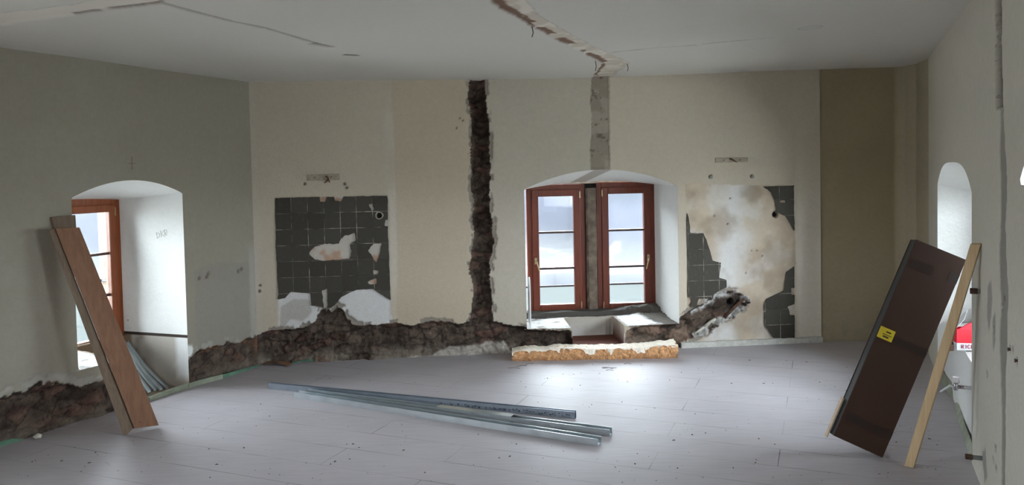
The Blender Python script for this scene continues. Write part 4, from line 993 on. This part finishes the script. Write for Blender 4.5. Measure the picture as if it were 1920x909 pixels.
# pencilled letters on the right reveal of the left niche
ja = WL.P(lu1, 1.0); jb = LO+LE*lb_r+LN*LT+Z1*1.0; jd = jb-ja; jd[2] = 0; jl = np.linalg.norm(jd); jd /= jl; jn = np.array([jd[1], -jd[0], 0]); 
if np.dot(jn, CAM-ja) < 0: jn = -jn
def jp(px, py): return at_plane(px, py, ja+jn*0.006, jn)
scribble('pencil_letters', [[jp(293, 436), jp(295, 447)], [jp(293, 436), jp(299, 438), jp(300, 443), jp(295, 447)],
                            [jp(301, 432), jp(303, 445)], [jp(308, 431), jp(302, 439), jp(309, 443)],
                            [jp(308, 431), jp(310, 442)], [jp(308, 431), jp(312, 431), jp(313, 435), jp(309, 437), jp(313, 441)]], 'pencil', 'faint pencilled letters DKR on the bright side of the left niche', 'writing', 0.0012)

# ================================================================== LEANING PLANKS (left)
def slab(quad, vec):
    mb = MB(); q = [np.asarray(p, float) for p in quad]; v = np.asarray(vec, float)
    mb.v = q+[p+v for p in q]; f = [(0, 1, 2, 3), (7, 6, 5, 4), (0, 4, 5, 1), (1, 5, 6, 2), (2, 6, 7, 3), (3, 7, 4, 0)]
    n = np.cross(q[1]-q[0], q[2]-q[0])
    if np.dot(n, v) > 0: f = [t[::-1] for t in f]
    mb.f = f; return mb
P2 = at_z(252, 803, 0.026); P3 = at_z(298, 797, 0.020)
T2 = at_y(104, 428, 5.20); T3 = at_y(149, 426, 5.345)
ax = (T2-P2); ax /= np.linalg.norm(ax); bw = (P3-P2); nn = np.cross(ax, bw); nn /= np.linalg.norm(nn)
if nn[0] > 0: nn = -nn
r = empty('plank_angle', (float(P2[0]), float(P2[1]), 0)); tag(r, 'tall brown plank pair nailed at a right angle leaning against the left window niche', 'planks')
slab([P2, P3, T3, T2], nn*0.022).build('wide_board', M['plank'], r, 0.002)
P1 = at_z(238, 815, 0.0); d = (P3-P2)/np.linalg.norm(P3-P2); q_ = P1-P2
slab([P2+nn*0.02, P1, T2+q_*0.35, T2+nn*0.02], -d*0.022).build('narrow_board', M['plankgrey'], r, 0.002)
wy = lambda px, dy: at_y(px, 430, 1.0)
K = [(93, 407), (137, 403), (141, 462), (104, 462)]
bq = []
for x, y in K:
    u, v = WL.uv(x, y); bq.append(WL.P(u, v, -0.030))
slab(bq, np.array([-0.888, 0.46, 0])*0.026).build('end_block', M['plankgrey'], r, 0.002)
for px_, py_ in ((262, 791), (292, 789), (240, 600), (200, 560)):
    p = at_plane(px_, py_, P2, nn); MB().tube([p+nn*0.01, p-nn*0.003], 0.004, 8).build('nail', M['rust'], r)

# ================================================================== STEEL CHANNELS ON THE FLOOR
def channel(P0, P1, wd, h, mat, inverted=False, t=0.0022, lip=0):
    P0 = np.asarray(P0, float); P1 = np.asarray(P1, float); a_ = P1-P0; a_n = a_/np.linalg.norm(a_); e = np.cross(Z1, a_n); e /= np.linalg.norm(e)
    if e[1] < 0: e = -e
    pl = [(0, 0), (wd, 0), (wd, h), (wd-t, h), (wd-t, t), (t, t), (t, h), (0, h)]
    if inverted: pl = [(x, h-y) for x, y in pl]
    return MB().prism(pl, P0, e, Z1, a_), a_n, e
G = 'steel channels lying on the floor'
C0 = at_z(551, 745); C1 = at_z(1121, 836)
mb, ca, ce = channel(C0, C1, 0.06, 0.044, 'zinc')
tag(mb.build('steel_channel', M['zinc']), 'front galvanised steel channel on the floor, nearest the viewer', 'steel channel', G)
B0 = C0+ce*0.072+ca*0.04; B1 = at_z(1143, 818)
mb, ba, be = channel(B0, B1, 0.055, 0.044, 'zinc')
tag(mb.build('steel_channel', M['zinc']), 'middle galvanised steel channel reaching furthest right, between two others', 'steel channel', G)
A0 = at_z(503, 729); A1 = at_z(1078, 785)
# keep the back channel clear of the middle one
ob, aa, ae = channel(A0, A1, 0.034, 0.05, 'zincdark')
oA = ob.build('steel_channel', M['zincdark']); tag(oA, 'back dull steel channel with a printed side, reaching furthest left', 'steel channel', G)
mb = MB(); L = np.linalg.norm(A1-A0); random.seed(4)
x = 0.60*L
while x < L-0.03:
    wd = random.uniform(0.006, 0.016)
    if random.random() < 0.78:
        for k in range(2):
            z = 0.014+0.007*random.randint(0, 2); mb.box(A0+aa*x-ae*0.0004+Z1*z, aa*wd/2, ae*0.0004, Z1*random.choice((0.002, 0.003, 0.0045)))
    x += wd+random.choice((0.003, 0.004, 0.02))
mb.build('printed_marks', M['inkmark'], oA)['kind'] = 'stuff'
# short piece turned over on the middle channel
def along(P, a_, e_, z, px):
    lo, hi = 0.0, 3.0
    for _ in range(40):
        m = (lo+hi)/2
        if proj(P+a_*m+Z1*z)[0] < px: lo = m
        else: hi = m
    return lo
s0 = along(B0, ba, be, 0.047, 818); s1 = along(B0, ba, be, 0.047, 958)
mb, _, _ = channel(B0+ba*s0-be*0.003+Z1*0.003, B0+ba*s1-be*0.003+Z1*0.003, 0.061, 0.046, 'zinc', True)
tag(mb.build('steel_channel', M['zinc']), 'short bright steel channel piece turned upside down over the middle channel', 'steel channel', G)

# ================================================================== STEEL STRIPS LEANING IN THE LEFT NICHE
G = 'steel profiles leaning in the left niche'
names = ['rightmost', 'second from the right', 'third from the right', 'fourth from the right', 'fifth from the right']
for i in range(5):
    f0 = at_z(313-11*i, 729+2.2*i, 0.012+0.006*(i % 2)); tp_ = at_plane(238-4*i, 642+3*i, LO+LN*(0.60-0.02*i), LN)
    pts = []
    for t in np.linspace(0, 1, 14):
        p = f0*(1-t)+tp_*t; p = p-Z1*0.035*math.sin(math.pi*t)*(1-0.1*i); p[2] = max(p[2], 0.014); pts.append(p)
    side = np.cross(tp_-f0, Z1); side /= np.linalg.norm(side); V = []; Fc = []; wd = 0.030; h = 0.018
    pl = [(0, 0), (wd, 0), (wd, h), (wd-0.002, h), (wd-0.002, 0.002), (0.002, 0.002), (0.002, h), (0, h)]
    for p in pts:
        for x_, y_ in pl: V.append(p+side*(x_-wd/2)+Z1*y_)
    m_ = len(pl)
    for k in range(len(pts)-1):
        for j in range(m_): j2 = (j+1) % m_; Fc.append((k*m_+j, k*m_+j2, (k+1)*m_+j2, (k+1)*m_+j))
    Fc += [tuple(range(m_))[::-1], tuple((len(pts)-1)*m_+j for j in range(m_))]
    tag(mesh_obj('steel_profile', V, Fc, M['zinc']), 'thin bent steel profile leaning in the left niche, '+names[i], 'steel profile', G)

# ================================================================== MINERAL WOOL BATT
I0 = at_z(961, 677); I1 = at_z(1270, 671); ia = I1-I0; IL = np.linalg.norm(ia); ia /= IL; ie = np.array([-ia[1], ia[0], 0])
r = empty('insulation_batt', tuple(I0)); tag(r, 'tan mineral wool batt with pale facing lying on the floor below the double window', 'insulation')
nx, ny, nz = 150, 22, 12
def top_h(x, y): return 0.100+0.022*sstep(0.55, 1.0, x/IL)+0.055*(fbm(x, y*0.5, 0.28, 3)-0.5)+0.018*(fbm(x, y, 0.05, 5)-0.5)-0.02*sstep(0.12, 0.0, x)
ID = 0.17
V = []; Fc = []
sect = [('f', k/nz) for k in range(nz+1)]+[('b', k/nz) for k in range(nz, -1, -1)]
m_ = len(sect)
for i in range(nx+1):
    x = IL*i/nx
    for sname, t in sect:
        y = 0.0 if sname == 'f' else ID
        hgt = float(top_h(np.array(x), np.array(y)))
        bul = 0.022*math.sin(math.pi*t)+0.05*(float(fbm(np.array(x), np.array(t*0.1+(3 if sname == 'b' else 0)), 0.06, 9))-0.5)+0.014*(float(fbm(np.array(x), np.array(t*0.1), 0.018, 19))-0.5)
        yy = y-(bul if sname == 'f' else -bul*0.5)
        xe = x+(0.03*(float(fbm(np.array(t), np.array(y), 0.2, 29))-0.5) if i in (0, nx) else 0)
        V.append(I0+ia*xe+ie*yy+Z1*max(0.0, t*hgt))
for i in range(nx):
    for j in range(m_-1): Fc.append((i*m_+j, (i+1)*m_+j, (i+1)*m_+j+1, i*m_+j+1))
Fc += [tuple(range(m_)), tuple(nx*m_+j for j in range(m_))[::-1]]
mesh_obj('wool_body', V, Fc, M['wool'], r)
xs = np.linspace(-0.004, IL+0.004, 170); ys = np.linspace(-0.020, ID+0.012, 26); X, Y = np.meshgrid(xs, ys, indexing='ij'); X = X.ravel(); Y = Y.ravel()
Hh = top_h(X, np.clip(Y, 0, ID))+0.004+0.007*(fbm(X, Y, 0.03, 31)-0.3)-0.05*sstep(0.0, -0.02, Y)*sstep(0.35, 0.75, fbm(X, X*0, 0.09, 33))
Vv = I0+X[:, None]*ia+(Y-0.05*(fbm(X, X*0, 0.07, 41)-0.55)*sstep(0.06, -0.02, Y))[:, None]*ie+Hh[:, None]*Z1
idx = np.arange(len(X)).reshape(170, 26); q = np.stack([idx[:-1, :-1], idx[1:, :-1], idx[1:, 1:], idx[:-1, 1:]], -1).reshape(-1, 4)
o = grid_mesh('facing', Vv, q, np.full((len(X), 3), 0.5), np.stack([X, Y], -1), M['woolpaper'], r, smooth=False); o['label'] = 'pale crumpled facing on the top of the batt'

# ================================================================== LONG CARTON AND BATTEN (right)
KB = at_z(1655, 858, 0.004); KT = at_y(1812, 487, 4.58)
kl = KT-KB; KL = np.linalg.norm(kl); kl /= KL
kt = np.array([0.16, 0.985, 0.0]); kt -= kl*np.dot(kt, kl); kt /= np.linalg.norm(kt)      # through the thickness, away from the viewer
kw = np.cross(kt, kl); kw = -kw if kw[0] > 0 else kw                                    # across the face, up to the left
KW = 0.305; KD = 0.085; th = 0.006
r = empty('long_carton', (float(KB[0]), float(KB[1]), 0)); tag(r, 'long dark brown cardboard carton leaning against the right wall', 'carton')
def kq(l, w_, t): return KB+kl*l+kw*w_+kt*t
def kbox(l0, l1, w0, w1, t0, t1): return MB().box(kq((l0+l1)/2, (w0+w1)/2, (t0+t1)/2), kl*(l1-l0)/2, kw*(w1-w0)/2, kt*(t1-t0)/2)
kbox(0, KL, 0, KW, 0, th).build('front_panel', M['card'], r, 0.002)
kbox(0, KL, 0, KW+0.005, KD-th, KD).build('back_panel', M['card'], r, 0.002)
mb = kbox(0, KL, 0, th, th, KD-th); mb.box(kq(th/2, KW/2, KD/2), kl*th/2, kw*KW/2, kt*(KD/2-th)); mb.box(kq(KL-th/2, KW/2, KD/2), kl*th/2, kw*KW/2, kt*(KD/2-th))
mb.build('side_panels', M['card'], r, 0.001)
kbox(0.004, KL-0.004, KW-0.004, KW+0.001, th, KD-th).build('painted_shade_side', M['black'], r)  # near-black panel stands in for the shade on the left side
MB().box(kq(0.10, KW+0.016, KD-0.02), kl*0.13, kw*0.004, kt*0.02).build('loose_flap', M['cardlight'], r)
for l0, l1, w0, w1 in ((0.115, 0.165, 0.0, 0.145), (0.115, 0.165, 0.155, 0.285), (0.655, 0.70, 0.0, 0.24), (KL-0.17, KL-0.115, 0.15, 0.285), (KL-0.16, KL-0.10, 0.0, 0.06)):
    kbox(l0, l1, w0, w1, -0.0012, 0.0).build('tape_strip', M['carddark'], r)
st = kbox(0.655, 0.725, KW-0.095, KW-0.004, -0.0016, 0.0).build('sticker', M['sticker'], r); st['label'] = 'yellow sticker with black marks'
mb = kbox(0.700, 0.708, KW-0.075, KW-0.045, -0.0024, -0.0016); k2 = kbox(0.668, 0.677, KW-0.07, KW-0.035, -0.0024, -0.0016)
n0 = len(mb.v); mb.v += k2.v; mb.f += [tuple(i+n0 for i in f) for f in k2.f]
k2 = kbox(0.684, 0.688, KW-0.085, KW-0.03, -0.0024, -0.0016); n0 = len(mb.v); mb.v += k2.v; mb.f += [tuple(i+n0 for i in f) for f in k2.f]
mb.build('printed_marks', M['black'], st)
# batten
b0 = at_z(1695, 874, 0.0); b0r = at_z(1710, 876, 0.0); t0 = at_y(1819, 458, 4.12); t0r = at_y(1839, 458, 4.08)
nb = np.cross(t0-b0, b0r-b0); nb /= np.linalg.norm(nb); nb = nb if nb[1] > 0 else -nb
slab([b0, b0+(t0r-t0)*1.0, t0r, t0], nb*0.036+np.array([0.012, 0, 0])).build('wooden_batten', M['batten'], None, 0.003)
o = bpy.data.objects['wooden_batten']; tag(o, 'pale wooden batten leaning against the right wall in front of the carton', 'batten')

# ================================================================== RED AND WHITE BOX ON THE RIGHT LEDGE
X0 = at_z(1794, 656.5, rsz+0.008); fe = np.array([0.98, -0.20, 0]); fe /= np.linalg.norm(fe); fn = np.array([-fe[1], fe[0], 0])
r = empty('parts_box', tuple(X0)); tag(r, 'opened red and white cardboard box on the ledge of the right niche', 'box')
W_, D_, H1, H2 = 0.19, 0.10, 0.05, 0.145
MB().span((0, 0, 0), (W_, D_, H1), fe, fn, X0).build('white_base', M['whitecard'], r, 0.001)
mb = MB(); t_ = 0.003
for a_, b_ in (((0, 0, H1), (W_, t_, H2)), ((0, D_-t_, H1), (W_, D_, H2)), ((0, t_, H1), (t_, D_-t_, H2)), ((W_-t_, t_, H1), (W_, D_-t_, H2))): mb.span(a_, b_, fe, fn, X0)
mb.build('red_sleeve', M['red'], r)
slab([X0+fe*0.012+Z1*H2, X0+fe*W_+Z1*H2, X0+fe*W_+fn*0.05+Z1*(H2+0.085), X0+fe*0.07+fn*0.03+Z1*(H2+0.03)], fn*0.002).build('front_flap', M['red'], r)
slab([X0+fn*0.02+Z1*H2, X0+fn*D_+Z1*H2, X0+fe*0.10+fn*D_+Z1*(H2+0.12), X0+fe*0.06+fn*0.04+Z1*(H2+0.06)], fe*0.002).build('side_flap', M['whitecard'], r)
tp_ = X0+fe*0.030+Z1*0.014-fn*0.0010
LET = {'R': [[(0, 0), (0, 1), (.6, .95), (.62, .6), (0, .5)], [(.25, .5), (.65, 0)]], 'I': [[(.15, 0), (.15, 1)]], 'C': [[(.65, .85), (.35, 1), (.05, .7), (.05, .3), (.35, 0), (.65, .15)]],
       'H': [[(0, 0), (0, 1)], [(.6, 0), (.6, 1)], [(0, .5), (.6, .5)]], 'T': [[(0, 1), (.7, 1)], [(.35, 1), (.35, 0)]]}
mb = MB(); x = 0.0; M['magenta'] = simple('magenta_print', hexc(170, 40, 90), 0.5)
for chh in 'RICHT':
    for st_ in LET[chh]: mb.tube([tp_+fe*(x+0.022*a_)+Z1*0.026*b_ for a_, b_ in st_], 0.0024, 5)
    x += 0.013 if chh == 'I' else 0.024
mb.build('printed_text', M['magenta'], r)
# dark scraps beside it
random.seed(8)
for i, (px_, py_) in enumerate(((1786, 655), (1783, 658))):
    p = at_z(px_, py_, rsz+0.008); mb = MB(); k = 8
    mb.prism([(0, 0), (0.07, 0.0), (0.075, 0.045), (0.05, 0.06+0.03*(1-i)), (0.02, 0.05), (0.0, 0.03)], p-fe*0.05+fn*(0.03-0.03*i), fe, Z1*0.8+fn*0.2, fn*0.02)
    tag(mb.build('wood_scrap', M['rust'], None, 0.003), ('larger' if i == 0 else 'smaller')+' dark brown scrap beside the red box on the right ledge', 'scrap', 'scraps on the right ledge')

# ================================================================== EDGE STRIPS AND SCRAPS AT THE FOOT OF THE WALLS
def ribbon(name, pts, z0, z1s, mat, label, cat, lean=0.0, group=None, thick=0.005):
    """thin upright strip along floor points"""
    p = [at_z(x, y, 0.0) for x, y in pts]; n = len(p); q = []
    for i in range(n-1):
        for t in np.linspace(0, 1, 6, endpoint=False): q.append(p[i]*(1-t)+p[i+1]*t)
    q.append(p[-1]); q = np.array(q); zz = np.interp(np.linspace(0, n-1, len(q)), range(n), z1s if hasattr(z1s, '__len__') else [z1s]*n)
    V = []; Fc = []
    for i in range(len(q)):
        t = q[min(i+1, len(q)-1)]-q[max(i-1, 0)]; t /= np.linalg.norm(t); nr = np.array([-t[1], t[0], 0])
        for x_, z_ in ((0, z0), (thick, z0), (thick+lean, zz[i]), (lean, zz[i])): V.append(q[i]+nr*x_+Z1*z_)
    for i in range(len(q)-1):
        for j in range(4): j2 = (j+1) % 4; Fc.append((i*4+j, i*4+j2, i*4+4+j2, i*4+4+j))
    Fc += [(0, 1, 2, 3), tuple((len(q)-1)*4+j for j in (3, 2, 1, 0))]
    return tag(mesh_obj(name, V, Fc, M[mat]), label, cat, group)
G = 'edge strips along the foot of the walls'
ribbon('edge_strip', [(282, 752), (330, 736), (372, 722), (418, 710)], 0, [0.030, 0.038, 0.042, 0.040], 'greygreen', 'grey-green edge strip standing in front of the left window niche', 'edge strip', 0.0, G, 0.03)
ribbon('edge_strip', [(420, 709), (455, 697), (488, 686)], 0, [0.03, 0.02, 0.012], 'green', 'green edge strip at the foot of the rubble near the left corner', 'edge strip', 0.02, G)
ribbon('edge_strip', [(-30, 848), (0, 838), (40, 826), (66, 815)], 0, [0.03, 0.028, 0.02, 0.008], 'green', 'dark green edge strip at the bottom left below the rubble', 'edge strip', 0.03, G)
ribbon('edge_strip', [(1759, 690), (1766, 716), (1776, 735), (1790, 752), (1793, 775), (1800, 800), (1812, 838), (1826, 876), (1842, 915)], 0, [0.05, 0.06, 0.09, 0.10, 0.05, 0.04, 0.05, 0.06, 0.05], 'greygreen', 'wavy peeled edge strip along the foot of the right wall', 'edge strip', 0.02, G)
# curled paper scrap and green tail
def curl(name, pts, mat, label, wd, rise):
    p = [at_z(x, y, 0.004) for x, y in pts]; V = []; Fc = []; n = 12
    for i in range(n+1):
        t = i/n; q0 = p[0]*(1-t)+p[1]*t
        for j in range(7):
            s_ = j/6; V.append(q0+np.array([0.02*s_, wd*s_, 0])+Z1*(rise*math.sin(math.pi*t)*(1-0.5*s_)+0.012*s_))
    for i in range(n):
        for j in range(6): a_ = i*7+j; Fc.append((a_, a_+7, a_+8, a_+1))
    o = mesh_obj(name, V, Fc, M[mat]); m = o.modifiers.new('thickness', 'SOLIDIFY'); m.thickness = 0.003; m.offset = 1
    return tag(o, label, 'scrap')
curl('cardboard_scrap', [(492, 684), (540, 687)], 'plank', 'curled brown cardboard scrap on the floor near the left corner', 0.07, 0.03)
curl('foil_scrap', [(542, 684), (590, 677)], 'green', 'green foil scrap on the floor beside the brown curled scrap', 0.05, 0.012)
def lump(name, p, r_, mat, label, cat, seed, sq=(1, 1, 0.7)):
    rnd = random.Random(seed); V = []; Fc = []; n, m_ = 10, 7
    for j in range(m_+1):
        for i in range(n):
            th_ = 2*math.pi*i/n; ph_ = math.pi*j/m_; k = r_*(0.8+0.4*rnd.random()) if 0 < j < m_ else r_*0.9
            V.append(np.asarray(p)+np.array([k*math.sin(ph_)*math.cos(th_)*sq[0], k*math.sin(ph_)*math.sin(th_)*sq[1], (r_-k*math.cos(ph_)*0.98)*sq[2]]))
    for j in range(m_):
        for i in range(n): i2 = (i+1) % n; Fc.append((j*n+i, j*n+i2, (j+1)*n+i2, (j+1)*n+i))
    return tag(mesh_obj(name, V, Fc, M[mat]), label, cat)
lump('plaster_lump', at_z(71, 822, 0.001), 0.024, 'crumblight', 'pale plaster lump on the floor at the left beside the green strip', 'lump', 3)
# crumbs and fibres scattered over the floor
random.seed(21); V = []; Fc = []
for k in range(420):
    if k < 90: p = at_z(random.uniform(560, 1640), random.uniform(668, 720), 0)
    elif k < 150: p = at_z(random.uniform(1660, 1840), random.uniform(800, 905), 0)
    else: p = at_z(random.uniform(30, 1700), random.uniform(715, 908), 0)
    qx, qy = proj(p)
    if 1665 < qx < 1740 and 845 < qy < 905: continue
    if 480 < qx < 1180 and 705+0.10*(qx-480) < qy < 742+0.165*(qx-480): continue
    if p[0] > 0.455*p[1]+0.50 or p[0] < -2.35-0.45*(7.1-p[1])+0.25 or p[1] > 6.95: continue
    rr = random.choice((0.0025, 0.003, 0.003, 0.004, 0.006)); st_ = random.choice((1, 1, 2.2)); an = random.uniform(0, 3.14); b_ = len(V)
    for i in range(6):
        t = i*math.pi/3; x_ = rr*st_*math.cos(t)*random.uniform(0.7, 1.2); y_ = rr*math.sin(t)*random.uniform(0.7, 1.2)
        V.append(p+np.array([x_*math.cos(an)-y_*math.sin(an), x_*math.sin(an)+y_*math.cos(an), 0.0002]))
    V.append(p+Z1*rr*0.9)
    for i in range(6): Fc.append((b_+i, b_+(i+1) % 6, b_+6))
mb = MB(); mb.v = V; mb.f = Fc
for (x, y) in ((952, 690), (968, 687), (985, 683), (1130, 690), (1136, 694), (1146, 691), (1170, 682), (1128, 689)):
    p = at_z(x, y, 0.002); a_ = random.uniform(-0.5, 0.5); L = random.uniform(0.04, 0.11)
    mb.tube([p, p+np.array([L*0.5, a_*L*0.5+0.01, 0.004]), p+np.array([L, a_*L, 0.001])], 0.0018, 5)
o = mb.build('floor_crumbs', M['crumb']); tag(o, 'dark crumbs and fibres scattered over the pale floor', 'debris', None, 'stuff')
# hanging reed fibres along the ceiling scar
for i, (x, y, dz) in enumerate(((1116, 112, 0.09), (1176, 120, 0.06), (997, 48, 0.07))):
    p = at_z(x, y, 2.652); tag(MB().tube([p, p-Z1*dz*0.6+np.array([0.008, 0, 0]), p-Z1*dz], 0.003, 5).build('reed_fibre', M['rust']), ['reed fibre hanging left of the bend in the ceiling scar', 'reed fibre hanging at the right tip of the ceiling scar bend', 'reed fibre hanging midway along the ceiling scar'][i], 'fibre', 'reed fibres on the ceiling')
